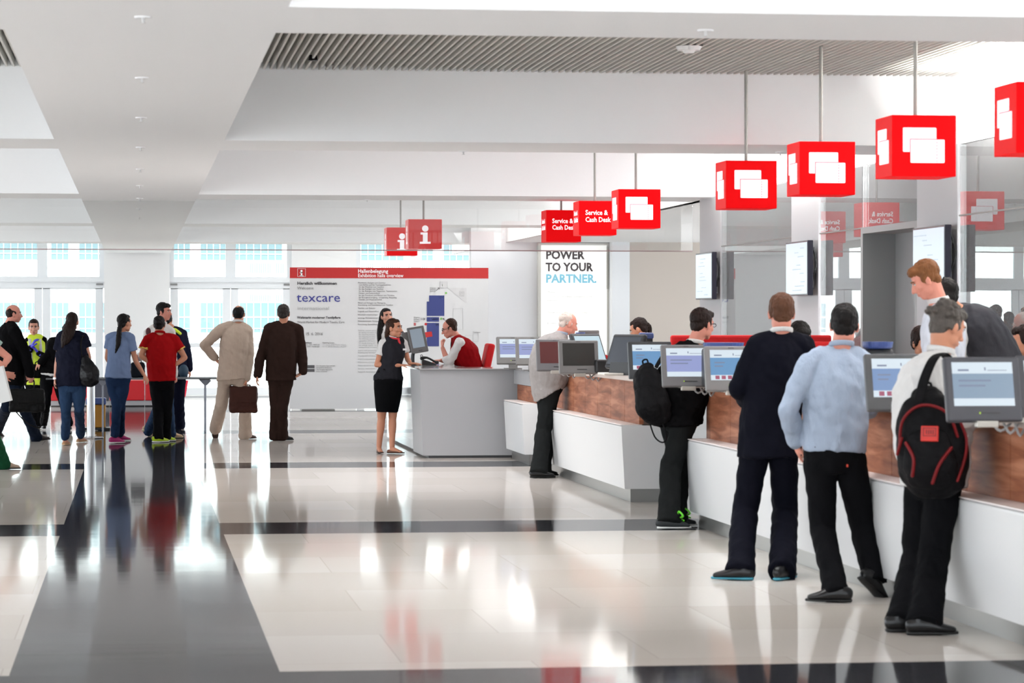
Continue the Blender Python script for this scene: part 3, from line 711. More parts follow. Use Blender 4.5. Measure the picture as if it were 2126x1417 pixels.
# ================================================================== DESK MONITORS
S_WH = mat('display_white', (.01, .01, .01), .2, emit=rgb(220, 233, 243), es=.97, spec=.3)
S_TX = mat('display_text_grey', (.01, .01, .01), .4, emit=rgb(120, 132, 160), es=.9)
S_FL = mat('display_flag_red', (.01, .01, .01), .4, emit=rgb(168, 84, 112), es=.9)
def scr(n, r, g, b): return mat(n, (.01, .01, .01), .2, emit=rgb(r, g, b), es=.93, spec=.3)
S_B1, S_B2, S_B3, S_B4 = scr('display_steel_blue', 142, 164, 186), scr('display_violet_blue', 156, 166, 214), scr('display_sky_blue', 112, 158, 202), scr('display_mid_blue', 128, 156, 200)
S_OFF = mat('display_off', rgb(50, 50, 48), .15); S_RED = mat('display_dark_red', rgb(70, 30, 30), .15, emit=rgb(70, 28, 28), es=.4)
def monitor(pxc, pyb, d, blue, label, body=DGREY, w_=.385, h=.33, flags=0, off=None, yawd=0, group='monitors facing the hall', arm=True, lit=True, logo=True):
    """back-tilted touch monitor; (pxc, pyb) = bottom centre pixel, at distance d"""
    p = at(pxc, pyb, d)
    e = empty('desk_monitor', (p.x, d, p.z), label, 'monitor', group)
    M = Matrix.Translation(p) @ Matrix.Rotation(math.radians(yawd), 4, 'Z') @ Matrix.Rotation(math.radians(-15), 4, 'X')
    q = NB(); box(q, -w_ / 2, w_ / 2, 0, .045, 0, h, .012, 3, M=M); box(q, -w_ * .36, w_ * .36, .045, .085, .05, h - .05, .02, 2, M=M); obj('housing', q, body, e)
    sx0, sx1, sz0, sz1 = -w_ / 2 + .038, w_ / 2 - .038, .078, h - .030
    if off is not None:
        q = NB(); box(q, sx0, sx1, -.002, .002, sz0, sz1, M=M); s = obj('display', q, off, e)
    else:
        hh = sz1 - sz0
        q = NB(); box(q, sx0, sx1, -.002, .002, sz0, sz0 + hh * .17, M=M, mi=0); box(q, sx0, sx1, -.002, .002, sz1 - hh * .26, sz1, M=M, mi=0); box(q, sx0, sx1, -.002, .002, sz0 + hh * .17, sz1 - hh * .26, M=M, mi=1)
        s = obj('display', q, [S_WH, blue], e)
        q = NB()
        box(q, sx0 + .03, sx0 + .085, -.003, 0, sz1 - .045, sz1 - .036, M=M); box(q, sx0 + .165, sx0 + .172, -.003, 0, sz1 - .042, sz1 - .026, M=M); box(q, sx0 + .18, sx1 - .03, -.003, 0, sz1 - .043, sz1 - .040, M=M)
        z = sz1 - hh * .26 - .04
        for k, l in enumerate((.165, .135)): box(q, sx0 + .03, sx0 + .03 + l * (0.45 if flags else 1), -.003, 0, z - k * .026, z - k * .026 + .008, M=M)
        obj('display_text', q, S_TX, s)
        if flags:
            q = NB()
            for k in range(flags): box(q, sx0 + .032 + k * .045, sx0 + .062 + k * .045, -.003, 0, sz0 + .007, sz0 + .033, M=M)
            obj('display_buttons', q, S_FL, s)
    q = NB(); box(q, -.02, .075, -.002, .002, .038, .044, M=M); obj('card_slot', q, BLACK, e)
    if lit: q = NB(); box(q, -.03, -.024, -.003, .001, .037, .046, M=M); obj('power_light', q, mat('led_green', rgb(140, 170, 40), .4, emit=rgb(150, 190, 30), es=.6), e)
    q = NB(); box(q, -.02, .02, -.003, .001, h - .018, h - .014, M=M); obj('camera_slot', q, mat('logo_grey', rgb(52, 52, 54), .4), e)
    if not arm:
        q = NB(); box(q, p.x - .05, p.x + .05, d + .01, d + .05, 1.045, p.z + .02); box(q, p.x - .1, p.x + .1, d - .03, d + .12, 1.0525, 1.062, .003); obj('stand', q, body, e)
    if arm:
        q = NB(); zz = p.z; box(q, p.x - .06, max(p.x + .1, 4.5), d + .02, d + .14, 1.10, zz + .012, .004); box(q, p.x - .05, p.x + .06, d - .02, d + .03, zz - .03, zz + .002, .004)
        obj('bracket_arm', q, mat('bracket_alu', rgb(172, 168, 160), .35, metal=.4), e)
        q = NB()
        for k in range(3): tube(q, [(p.x + .05 + k * .06, d + .08, zz - .005), (p.x + .09 + k * .05, d + .05, zz - .05 - .012 * k), (p.x + .16 + k * .04, d + .1, zz - .01)], [.007], sub=4)
        obj('cable_loop', q, mat('cable_grey', rgb(150, 150, 150), .5), e)
    return e
monitor(2047, 874, 13.85, S_B1, 'largest grey touch monitor in the right foreground with a steel-blue page', DGREY2)
monitor(2196, 868, 14.1, S_B1, 'grey monitor cut off by the right edge of the picture', DGREY2)
monitor(1872, 852, 15.75, S_B4, 'grey touch monitor half hidden behind the man with the red and black backpack', flags=3, body=DGREY)
monitor(1722, 832, 17.8, S_B4, 'grey monitor almost hidden behind the man in the light blue shirt', flags=2)
monitor(1522, 811, 20.1, S_B3, 'grey monitor whose right part is hidden by the man in the dark suit', flags=3, body=mat('warm_grey_plastic', rgb(112, 110, 110), .45))
monitor(1428, 802, 21.55, S_B2, 'grey monitor with a violet-blue page beside the man in the black jacket', body=mat('grey_plastic_m', rgb(96, 95, 96), .45))
monitor(1352, 785, 24.6, S_B3, 'grey monitor with a sky-blue page partly covered by the plain black backpack', flags=3, body=mat('dark_slate_plastic', rgb(74, 78, 82), .45))
monitor(1203, 775, 27.35, None, 'light grey switched-off monitor with a black screen in front of the old man', body=MGREY, off=S_OFF, lit=False)
monitor(1154, 769, 28.9, None, 'grey monitor with a dark red screen behind the switched-off one', body=mat('grey_plastic_b', rgb(92, 90, 92), .45), off=S_RED, lit=False)
monitor(1107, 757, 32.3, S_B2, 'grey monitor with a blue page left of the old man', body=mat('grey_plastic_c', rgb(108, 106, 104), .45), arm=False)
monitor(1066, 755, 33.5, S_B2, 'leftmost grey landscape monitor on the grey information desk', body=mat('grey_plastic_d', rgb(112, 110, 108), .45), arm=False)
# supports for the two on the information desk
# portrait monitor on the information desk
def portrait():
    d = 36.3; p = at(873, 731, d)
    e = empty('portrait_monitor', (p.x, d, 1.052), 'grey portrait touch screen on the information desk turned towards the hall', 'monitor')
    M = Matrix.Translation(p) @ Matrix.Rotation(math.radians(8), 4, 'Z') @ Matrix.Rotation(math.radians(-9), 4, 'Y') @ Matrix.Rotation(math.radians(-12), 4, 'X')
    q = NB(); box(q, -.11, .11, 0, .035, 0, .335, .008, 2, M=M); obj('housing', q, mat('portrait_grey', rgb(104, 104, 104), .45), e)
    q = NB(); box(q, -.082, .075, -.002, .002, .065, .305, M=M); obj('display', q, scr('display_pale_steel', 138, 150, 162), e)
    q = NB(); box(q, -.02, .03, -.002, .002, .022, .027, M=M); obj('card_slot', q, BLACK, e)
    q = NB(); Mb = M @ Matrix.Translation((-.13, .07, 0)); box(q, -.05, .05, 0, .03, .03, .3, .01, 2, M=Mb); obj('back_cover', q, MGREY, e)
    q = NB(); b = Vector((p.x - .06, d + .08, 1.053)); tube(q, [b + Vector((-.03, 0, 0)), b + Vector((-.03, 0, .12)), p + Vector((-.06, .05, .12))], [.028, .024, .02]); tube(q, [b, b + Vector((0, 0, .012))], [.09, .08], flat=True); obj('stand', q, BLACK, e)
portrait()
def phone(x, y, z, label, s=1, yaw=0):
    e = empty('desk_phone', (x, y, z), label, 'telephone')
    M = Matrix.Translation((x, y, z)) @ Matrix.Rotation(yaw, 4, 'Z') @ Matrix.Scale(s, 4)
    q = NB(); prism(q, [(-.11, .075), (-.09, .085), (.10, .02), (.11, .0), (-.11, 0)], -.09, .09, M=M); obj('phone_base', q, BLACK, e)
    q = NB(); tube(q, [M @ Vector(v) for v in ((-.11, -.06, .10), (-.03, -.065, .11), (.08, -.06, .055), (.12, -.06, .04))], [.024, .014, .014, .024]); obj('handset', q, BLACK, e)
    q = NB(); tube(q, [M @ Vector(v) for v in ((-.11, -.06, .10), (-.13, -.06, .14), (-.1, -.03, .15), (-.08, 0, .08))], [.004]); obj('cord', q, BLACK, e)
    return e
p = at(890, 752, 36.6)
phone(p.x, 36.6, 1.053, 'black desk telephone on the information desk between the woman and the seated man', .85)

# black staff terminals behind the desk
def terminal(x, y, z, yawd, label, scrm=None, h=.36, w_=.42):
    e = empty('staff_terminal', (x, y, z), label, 'till', 'black staff terminals behind the ticket desks')
    M = Matrix.Translation((x, y, z)) @ Matrix.Rotation(math.radians(yawd), 4, 'Z')
    Mt = M @ Matrix.Translation((0, 0, .05)) @ Matrix.Rotation(math.radians(-22), 4, 'X')
    q = NB(); box(q, -w_ / 2, w_ / 2, 0, .05, .02, h, .02, 3, M=Mt); obj('housing', q, mat('terminal_black', rgb(40, 42, 46), .4), e)
    q = NB(); box(q, -w_ / 2 + .03, w_ / 2 - .03, -.003, 0, .055, h - .035, M=Mt); obj('display', q, scrm or mat('terminal_glass', rgb(70, 76, 84), .15), e)
    q = NB(); prism(q, [(-.14, 0), (-.11, .12), (.11, .12), (.14, 0)], .0, .2, M=M); obj('base', q, BLACK, e)
    return e
terminal(at(1236, 760, 28.2).x, 28.2, 1.108, 38, 'black staff terminal with a lit pale screen beside the old man', scr('display_cyan_white', 190, 215, 226))
terminal(at(1300, 780, 26.0).x, 26.4, 1.108, -55, 'black staff terminal seen from the side in front of the girl with the ponytail')
q = NB(); p = at(1263, 760, 27.4); box(q, p.x - .14, p.x + .1, 27.3, 27.5, 1.108, 1.24, .02, 2)
tag(obj('receipt_printer', q, BLACK, loc=(p.x, 27.4, 1.108)), 'black receipt printer on the worktop between the two staff terminals', 'printer')
q = NB(); p = at(1272, 776, 26.6); box(q, p.x - .12, p.x + .16, 26.35, 26.75, 1.108, 1.128, .006)
tag(obj('paper_stack', q, mat('paper', rgb(222, 218, 210), .7), loc=(p.x, 26.5, 1.108)), 'flat pile of pale papers on the worktop of the middle ticket desk', 'paper')
# grey display backs standing behind (small dark monitor by the old man)
q = NB(); p = at(1225, 715, 30.2); M = Matrix.Translation((p.x, 30.2, 1.108)); box(q, -.12, .1, 0, .04, .06, .405, .008, 2, M=M); 
e = obj('back_monitor', q, MGREY, loc=(p.x, 30.2, 1.108)); tag(e, 'grey monitor edge showing behind the face of the old man', 'monitor')
q = NB(); box(q, -.1, .08, -.003, 0, .12, .375, M=M); obj('display', q, S_OFF, e); q = NB(); box(q, -.08, .06, -.02, .12, 0, .06, M=M); obj('stand', q, BLACK, e)
# blue trays on the staff terminals
BLUE = mat('blue_plastic', rgb(52, 72, 130), .35)
def blue_tray(px, py, d, r, label, zs=None):
    p = at(px, py, d)
    zs = p.z
    e = empty('blue_tray', (p.x, d, zs - .03), label, 'tray', 'blue trays above the monitors')
    q = NB(); tube(q, [(p.x, d, zs - .03), (p.x, d, zs - .02), (p.x, d, zs + .012)], [r * .8, r * .95, r], flat=True, seg=28); obj('bowl', q, BLUE, e)
    q = NB(); box(q, p.x - r * .95, p.x + r * .95, d - .05, d + .12, 1.108, zs - .031, .02, 2); obj('stand', q, mat('terminal_black', rgb(40, 42, 46), .4), e)
blue_tray(1502, 714, 21.3, .155, 'blue round tray showing above the monitor left of the man in the dark suit')
blue_tray(1822, 713, 16.6, .092, 'blue round tray above the monitor right of the man in the light blue shirt')
blue_tray(1205, 692, 29.0, .05, 'small blue tray right under the chin of the old man')
def blue_cap(px, py, d, label):
    p = at(px, py, d); e = empty('card_reader', (p.x, d, 1.108), label, 'card reader')
    q = NB(); box(q, p.x - .075, p.x + .06, d, d + .1, p.z - .06, p.z, .02, 3); obj('blue_cap', q, BLUE, e)
    q = NB(); box(q, p.x - .06, p.x + .05, d + .02, d + .08, 1.108, p.z - .05); obj('stem', q, BLACK, e)
blue_cap(1345, 690, 26.6, 'blue topped card reader in front of the girl with the ponytail')

# chairs
def back_chair(x, y, zseat, yawd, label, wd=.46, bh=.5):
    e = empty('office_chair', (x, y, 0), label, 'chair', 'red staff chairs')
    M = Matrix.Translation((x, y, 0)) @ Matrix.Rotation(math.radians(yawd), 4, 'Z')
    q = NB(); box(q, -wd / 2, wd / 2, -.22, .24, zseat - .08, zseat, .03, 3, M=M); obj('seat', q, REDU, e)
    Mb = M @ Matrix.Translation((0, .24, zseat + .04)) @ Matrix.Rotation(math.radians(-12), 4, 'X')
    q = NB(); box(q, -wd / 2, wd / 2, 0, .09, 0, bh, .03, 3, M=Mb); obj('backrest', q, REDU, e)
    q = NB(); tube(q, [M @ Vector((0, 0, .06)), M @ Vector((0, 0, zseat - .07))], [.03], flat=True)
    for k in range(5): a = k * 2 * PI / 5; tube(q, [M @ Vector((0, 0, .09)), M @ Vector((.28 * math.cos(a), .28 * math.sin(a), .04))], [.025, .018])
    obj('swivel_base', q, STEELD, e)
p = at(1003, 758, 37.6)
back_chair(p.x - .33, 37.6, .62, -90, 'red upholstered chair of the seated man at the information desk', bh=.68)
back_chair(at(1240, 735, 34.2).x, 34.4, .62, 0, 'red chair back low behind the black terminal near the old man', bh=.56)
q = NB(); xa, xb = at(1394, 700, 27.2).x, at(1727, 700, 27.2).x
box(q, xa, xb, 27.2, 27.28, .55, at(1400, 695.5, 27.2).z, .02, 2); ee = empty('red_settee', ((xa + xb) / 2, 27.3, 0), 'long red padded back running behind the staff at the ticket desk', 'bench')
obj('backrest', q, REDU, ee)
q = NB(); box(q, xa, xb, 26.75, 27.2, .3, .62, .03, 2); obj('seat', q, REDU, ee); q = NB(); box(q, xa + .05, xb - .05, 26.8, 27.25, 0, .3); obj('plinth', q, BLACK, ee)
back_chair(at(1705, 703, 23.4).x, 23.2, .62, 0, 'staff chair back between the dark suit and the light blue shirt', bh=.80)

# ================================================================== BACKGROUND, LEFT
# folding table
TYY = 42.3
ft = empty('folding_table', (.2, TYY, 0), 'long thin grey folding table across the left background', 'table')
xa, xb = at(95, 785, TYY).x, at(452, 785, TYY).x
zt2 = at(285, 784, TYY).z
q = NB(); box(q, xa, xb, TYY - .02, TYY + .68, zt2 - .024, zt2, .005, 1); obj('tabletop', q, mat('table_grey', rgb(92, 94, 98), .5), ft)
for xx in (at(213, 785, TYY).x, at(427, 785, TYY).x):
    for yy in (TYY + .04, TYY + .62):
        q = NB(); tube(q, [(xx, yy, 0), (xx, yy, zt2 - .03)], [.010], flat=True); prism(q, [(xx - .09, zt2 - .036), (xx + .09, zt2 - .036), (xx + .02, zt2 - .11), (xx - .02, zt2 - .11)], yy - .012, yy + .012); obj('leg', q, mat('table_leg', rgb(110, 112, 120), .35, metal=.5), ft)
# red low furniture
BYY = 55.3
def low_unit(pxa, pxb, m, label, top=789):
    xa, xb = at(pxa, 700, BYY).x, at(pxb, 700, BYY).x
    e = empty('low_counter', ((xa + xb) / 2, BYY, 0), label, 'counter', 'low red and grey units')
    q = NB(); box(q, xa, xb, BYY - .05, BYY + .7, .11, at(285, top, BYY).z, .02, 2); obj('front', q, m, e)
    q = NB(); box(q, xa, xb, BYY, BYY + .65, .02, .11); obj('plinth', q, mat('plinth_pale', rgb(170, 168, 170), .5), e)
    q = NB(); box(q, xa, xb, BYY + .02, BYY + .6, 0, .02); obj('base_strip', q, BLACK, e)
    return e
e = low_unit(105, 190, REDP, 'red low unit with a white round mark left of the chrome stanchion')
q = NB(); p = at(124, 805, BYY - .06); bmesh.ops.create_cone(q, cap_ends=True, segments=28, radius1=.1, radius2=.1, depth=.01, matrix=Matrix.Translation((p.x, BYY - .056, p.z)) @ Matrix.Rotation(PI / 2, 4, 'X')); obj('white_mark', q, INKW, e)
low_unit(191, 226, mat('slate_front', rgb(66, 68, 80), .5), 'dark grey low unit between the two red ones')
low_unit(227, 300, REDP, 'red low unit behind the woman with the ponytail')
low_unit(301, 364, REDP, 'red low unit behind the boy in the red shirt')
q = NB(); xa, xb = at(366, 700, 50.5).x, at(391, 700, 50.5).x; z0_, z1_ = at(285, 825, 50.5).z, at(285, 790, 50.5).z
prism(q, [(xa, .3), (xb - .05, .3), (xb, z1_), (xa, z1_)], 50.5, 50.9); 
e = obj('red_bin', q, mat('pink_red', rgb(232, 40, 70), .5), loc=((xa + xb) / 2, 50.5, 0)); tag(e, 'bright red tapered container beside the dark blue trousers of the guard', 'container')
q = NB(); box(q, xa + .03, xb - .07, 50.55, 50.85, 0, .3); obj('plinth', q, MGREY, e)
# stanchion
SX = at(189, 905, 40.2).x
st = empty('crowd_barrier_post', (SX, 40.2, 0), 'thick silver barrier post standing right of the woman in the dark top', 'post')
q = NB(); tube(q, [(SX, 40.2, .02), (SX, 40.2, .93)], [.055], flat=True, seg=20); obj('pole', q, mat('anodised', rgb(205, 205, 205), .3, metal=.6), st)
q = NB(); tube(q, [(SX, 40.2, 0), (SX, 40.2, .015), (SX, 40.2, .03)], [.17, .165, .07], flat=True, seg=28); obj('base', q, CHROME, st)
q = NB(); tube(q, [(SX, 40.2, .93), (SX, 40.2, .97)], [.06, .055], flat=True); obj('belt_head', q, mat('anod_dark', rgb(120, 120, 120), .4), st)
# yellow bin
p = at(192, 895, 42.0)
yb_ = empty('waste_bin', (p.x + .02, 43.4, 0), 'yellow bin with a blue lid behind the silver barrier post', 'bin')
q = NB(); box(q, p.x - .11, p.x + .17, 43.4, 43.68, .03, .37, .015, 2); obj('bin_body', q, mat('ochre_plastic', rgb(178, 122, 30), .5), yb_)
q = NB(); box(q, p.x - .12, p.x + .18, 43.38, 43.7, .37, .47, .02, 2); obj('bin_lid', q, BLUE, yb_)
q = NB(); box(q, p.x - .2, p.x + .24, 43.3, 43.8, 0, .03, .006); obj('dolly', q, BLACK, yb_)
# ================================================================== PEOPLE
UP = Vector((0, 0, 1))
def vdir(deg): a = math.radians(deg); return Vector((math.sin(a), math.cos(a), 0))     # 0 away, 90 right, 180 to the camera
def headM(c, yaw, pitch, roll, s):
    return Matrix.Translation(c) @ Matrix.Rotation(-math.radians(yaw), 4, 'Z') @ Matrix.Rotation(-math.radians(pitch), 4, 'X') @ Matrix.Rotation(math.radians(roll), 4, 'Y') @ Matrix.Scale(s, 4)
def build_head(bm, M, fem=False):
    e = lambda c, r: ell(bm, c, r, M, 20, 14)
    k = .95 if fem else 1.0
    e((0, -.014, .030), (.074 * k, .094, .086))
    e((0, .012, -.010), (.066 * k, .078, .080))
    e((0, .030, -.052), (.050 * k, .052, .058))
    e((0, .056, -.092), (.026 * k, .026, .022))
    for s in (-1, 1):
        e((s * .040 * k, .012, -.060), (.022, .042, .036))
        e((s * .036 * k, .058, -.026), (.022, .022, .022))
        e((s * .077 * k, -.006, -.012), (.009, .020, .032)); e((s * .083 * k, -.013, -.002), (.006, .012, .022))
        e((s * .030, .074, .029), (.021, .010, .007))
        e((s * .012, .094, -.038), (.009, .010, .008))
    tube(bm, [M @ Vector(v) for v in ((0, .078, .016), (0, .094, -.006), (0, .109, -.032))], [.010 * M.to_scale().x, .010 * M.to_scale().x, .012 * M.to_scale().x], seg=10)
    e((0, .082, -.062), (.024, .013, .008)); e((0, .080, -.072), (.020, .013, .008))
def face_parts(M, par, fem=False, brow=None, stubble=None):
    for s in (-1, 1):
        q = NB(); ell(q, (s * .030, .0765, .009), (.0125, .008, .0075), M, 12, 8); eo = obj('eye', q, EYEW, par, smooth=True)
        q = NB(); ell(q, (s * .030, .0815, .009), (.006, .0045, .006), M, 10, 8); obj('iris', q, IRIS, eo, smooth=True)
        q = NB(); tube(q, [M @ Vector(v) for v in ((s * .012, .0865, .026), (s * .030, .086, .031), (s * .048, .074, .025))], [.004 * M.to_scale().x, .0045 * M.to_scale().x, .003 * M.to_scale().x], seg=8); obj('eyebrow', q, brow or H_DBROWN, par, smooth=True)
        q = NB(); tube(q, [M @ Vector(v) for v in ((s * .017, .0815, .015), (s * .030, .0855, .0175), (s * .044, .076, .013))], [.0025 * M.to_scale().x], seg=6); obj('eyelash', q, brow or H_DBROWN, par, smooth=True)
    q = NB(); ell(q, (0, .0865, -.061), (.022, .0100, .0045), M, 14, 8); ell(q, (0, .085, -.0705), (.019, .0105, .0055), M, 14, 8); obj('lips', q, LIPS if fem else mat('lips_pale', rgb(184, 112, 98), .5), par, smooth=True)
def build_hair(kind, M, m, par, pts=None, rad=None, voxel=.006, fem=False):
    q = NB(); s = M.to_scale().x
    e = lambda c, r: ell(q, c, r, M, 20, 14)
    if kind == 'bald':
        e((0, -.041, .010), (.0805, .0705, .079)); e((0, -.052, -.02), (.064, .045, .05))
        for k in (-1, 1): e((k * .066, -.012, .012), (.016, .04, .03))
    elif kind == 'thin':
        e((0, -.034, .041), (.0775, .083, .0795)); e((0, -.055, -.015), (.064, .045, .055))
        for k in (-1, 1): e((k * .066, -.006, .0), (.014, .03, .03))
    elif kind == 'crown':      # dark hair with a bare crown
        e((0, -.040, .022), (.0805, .078, .080)); e((0, -.052, -.02), (.066, .045, .06)); e((0, .03, .075), (.06, .045, .035))
    elif kind == 'receding':
        e((0, -.036, .047), (.0795, .086, .0825)); e((0, -.056, -.01), (.067, .045, .062))
        for k in (-1, 1): e((k * .067, -.010, .006), (.015, .036, .036))
    elif kind in ('pony', 'bun', 'long') and fem:
        e((0, -.030, .040), (.0765, .090, .084)); e((0, -.056, -.01), (.066, .044, .062)); e((0, .022, .078), (.056, .046, .034))
        for k in (-1, 1): e((k * .062, -.006, .030), (.014, .040, .040))
        if kind == 'bun': e((0, -.125, .03), (.035, .03, .035))
    else:
        e((0, -.028, .046), (.082, .096, .086)); e((0, -.058, -.01), (.068, .045, .065)); e((0, .035, .082), (.062, .052, .036))
        for k in (-1, 1): e((k * .068, -.012, .010), (.016, .044, .042))
        if kind == 'quiff': e((0, .040, .096), (.060, .050, .036)); e((.01, .02, .110), (.055, .06, .026))
        if kind == 'spiky':
            rr = random.Random(3)
            for i in range(60):
                a = rr.random() * 2 * PI; b = rr.random() * 1.1
                d = Vector((math.sin(b) * math.cos(a), math.sin(b) * math.sin(a), math.cos(b)))
                c = Vector((0, -.015, .045)) + Vector((d.x * .078, d.y * .09, d.z * .082))
                tube(q, [M @ c, M @ (c + d * .022 + Vector((0, .006, 0)))], [.010 * s, .003 * s], seg=6)
        if kind == 'wavy':
            rr = random.Random(5)
            for i in range(46):
                a = rr.random() * 2 * PI; b = .2 + rr.random() * 1.5
                d = Vector((math.sin(b) * math.cos(a), math.sin(b) * math.sin(a) - .15, math.cos(b)))
                if d.y > .55 and d.z < .3: continue
                c = Vector((0, -.03, .04)) + Vector((d.x * .082, d.y * .092, d.z * .085)); e(c, (.018, .022, .014))
        if kind == 'long' and not pts:
            e((0, -.05, -.08), (.075, .04, .09))
    if pts: tube(q, pts, rad, lat=M.to_3x3() @ Vector((1, 0, 0)), sub=4)
    me = remesh(q, voxel, 2, disp=[(.02, .010)])
    return finish(me, 'hair', m, par, smooth=True)
def hand(bm, w, d, pn, side, curl=35, s=1.0, spread=5, thumb=40):
    """w wrist, d direction of the hand, pn palm normal, side: +1 person's right"""
    d = d.normalized(); pn = (pn - d * pn.dot(d)); pn = pn.normalized() if pn.length > 1e-3 else d.orthogonal().normalized()
    lt = d.cross(pn).normalized() * side      # towards the thumb side
    lt = -lt if side > 0 else -lt
    tube(bm, [w - d * .02 * s, w + d * .02 * s, w + d * .055 * s, w + d * .092 * s], [(.026 * s, .020 * s), (.032 * s, .017 * s), (.041 * s, .015 * s), (.038 * s, .011 * s)], lat=lt, seg=12)
    L = (.070, .078, .073, .057)
    for i in range(4):
        off = (.029 - i * .0195) * s; a0 = math.radians((1.5 - i) * spread)
        p = w + d * (.088 - abs(i - 1.2) * .004) * s + lt * off; dd = (d * math.cos(a0) + lt * math.sin(a0)).normalized()
        ps = [p - dd * .012 * s, p]; ang = math.radians(curl * .6)
        for k, fr in enumerate((.45, .31, .24)):
            v = dd * math.cos(ang) + pn * math.sin(ang); p = p + v * L[i] * fr * s; ps.append(p); ang += math.radians(curl)
        tube(bm, ps, [.0092 * s, .009 * s, .0086 * s, .0078 * s, .0062 * s], seg=8, sub=2)
    p = w + d * .025 * s + lt * .024 * s; a = math.radians(thumb)
    v1 = (d * math.cos(a) + lt * math.sin(a) + pn * .25).normalized(); v2 = (d * math.cos(a * .5) + lt * math.sin(a * .5) + pn * .45).normalized()
    tube(bm, [p, p + v1 * .038 * s, p + v1 * .038 * s + v2 * .030 * s, p + v1 * .038 * s + v2 * .056 * s], [.014 * s, .0115 * s, .0105 * s, .008 * s], seg=8, sub=2)
def W(x, y, z): return Vector((x, y, z))

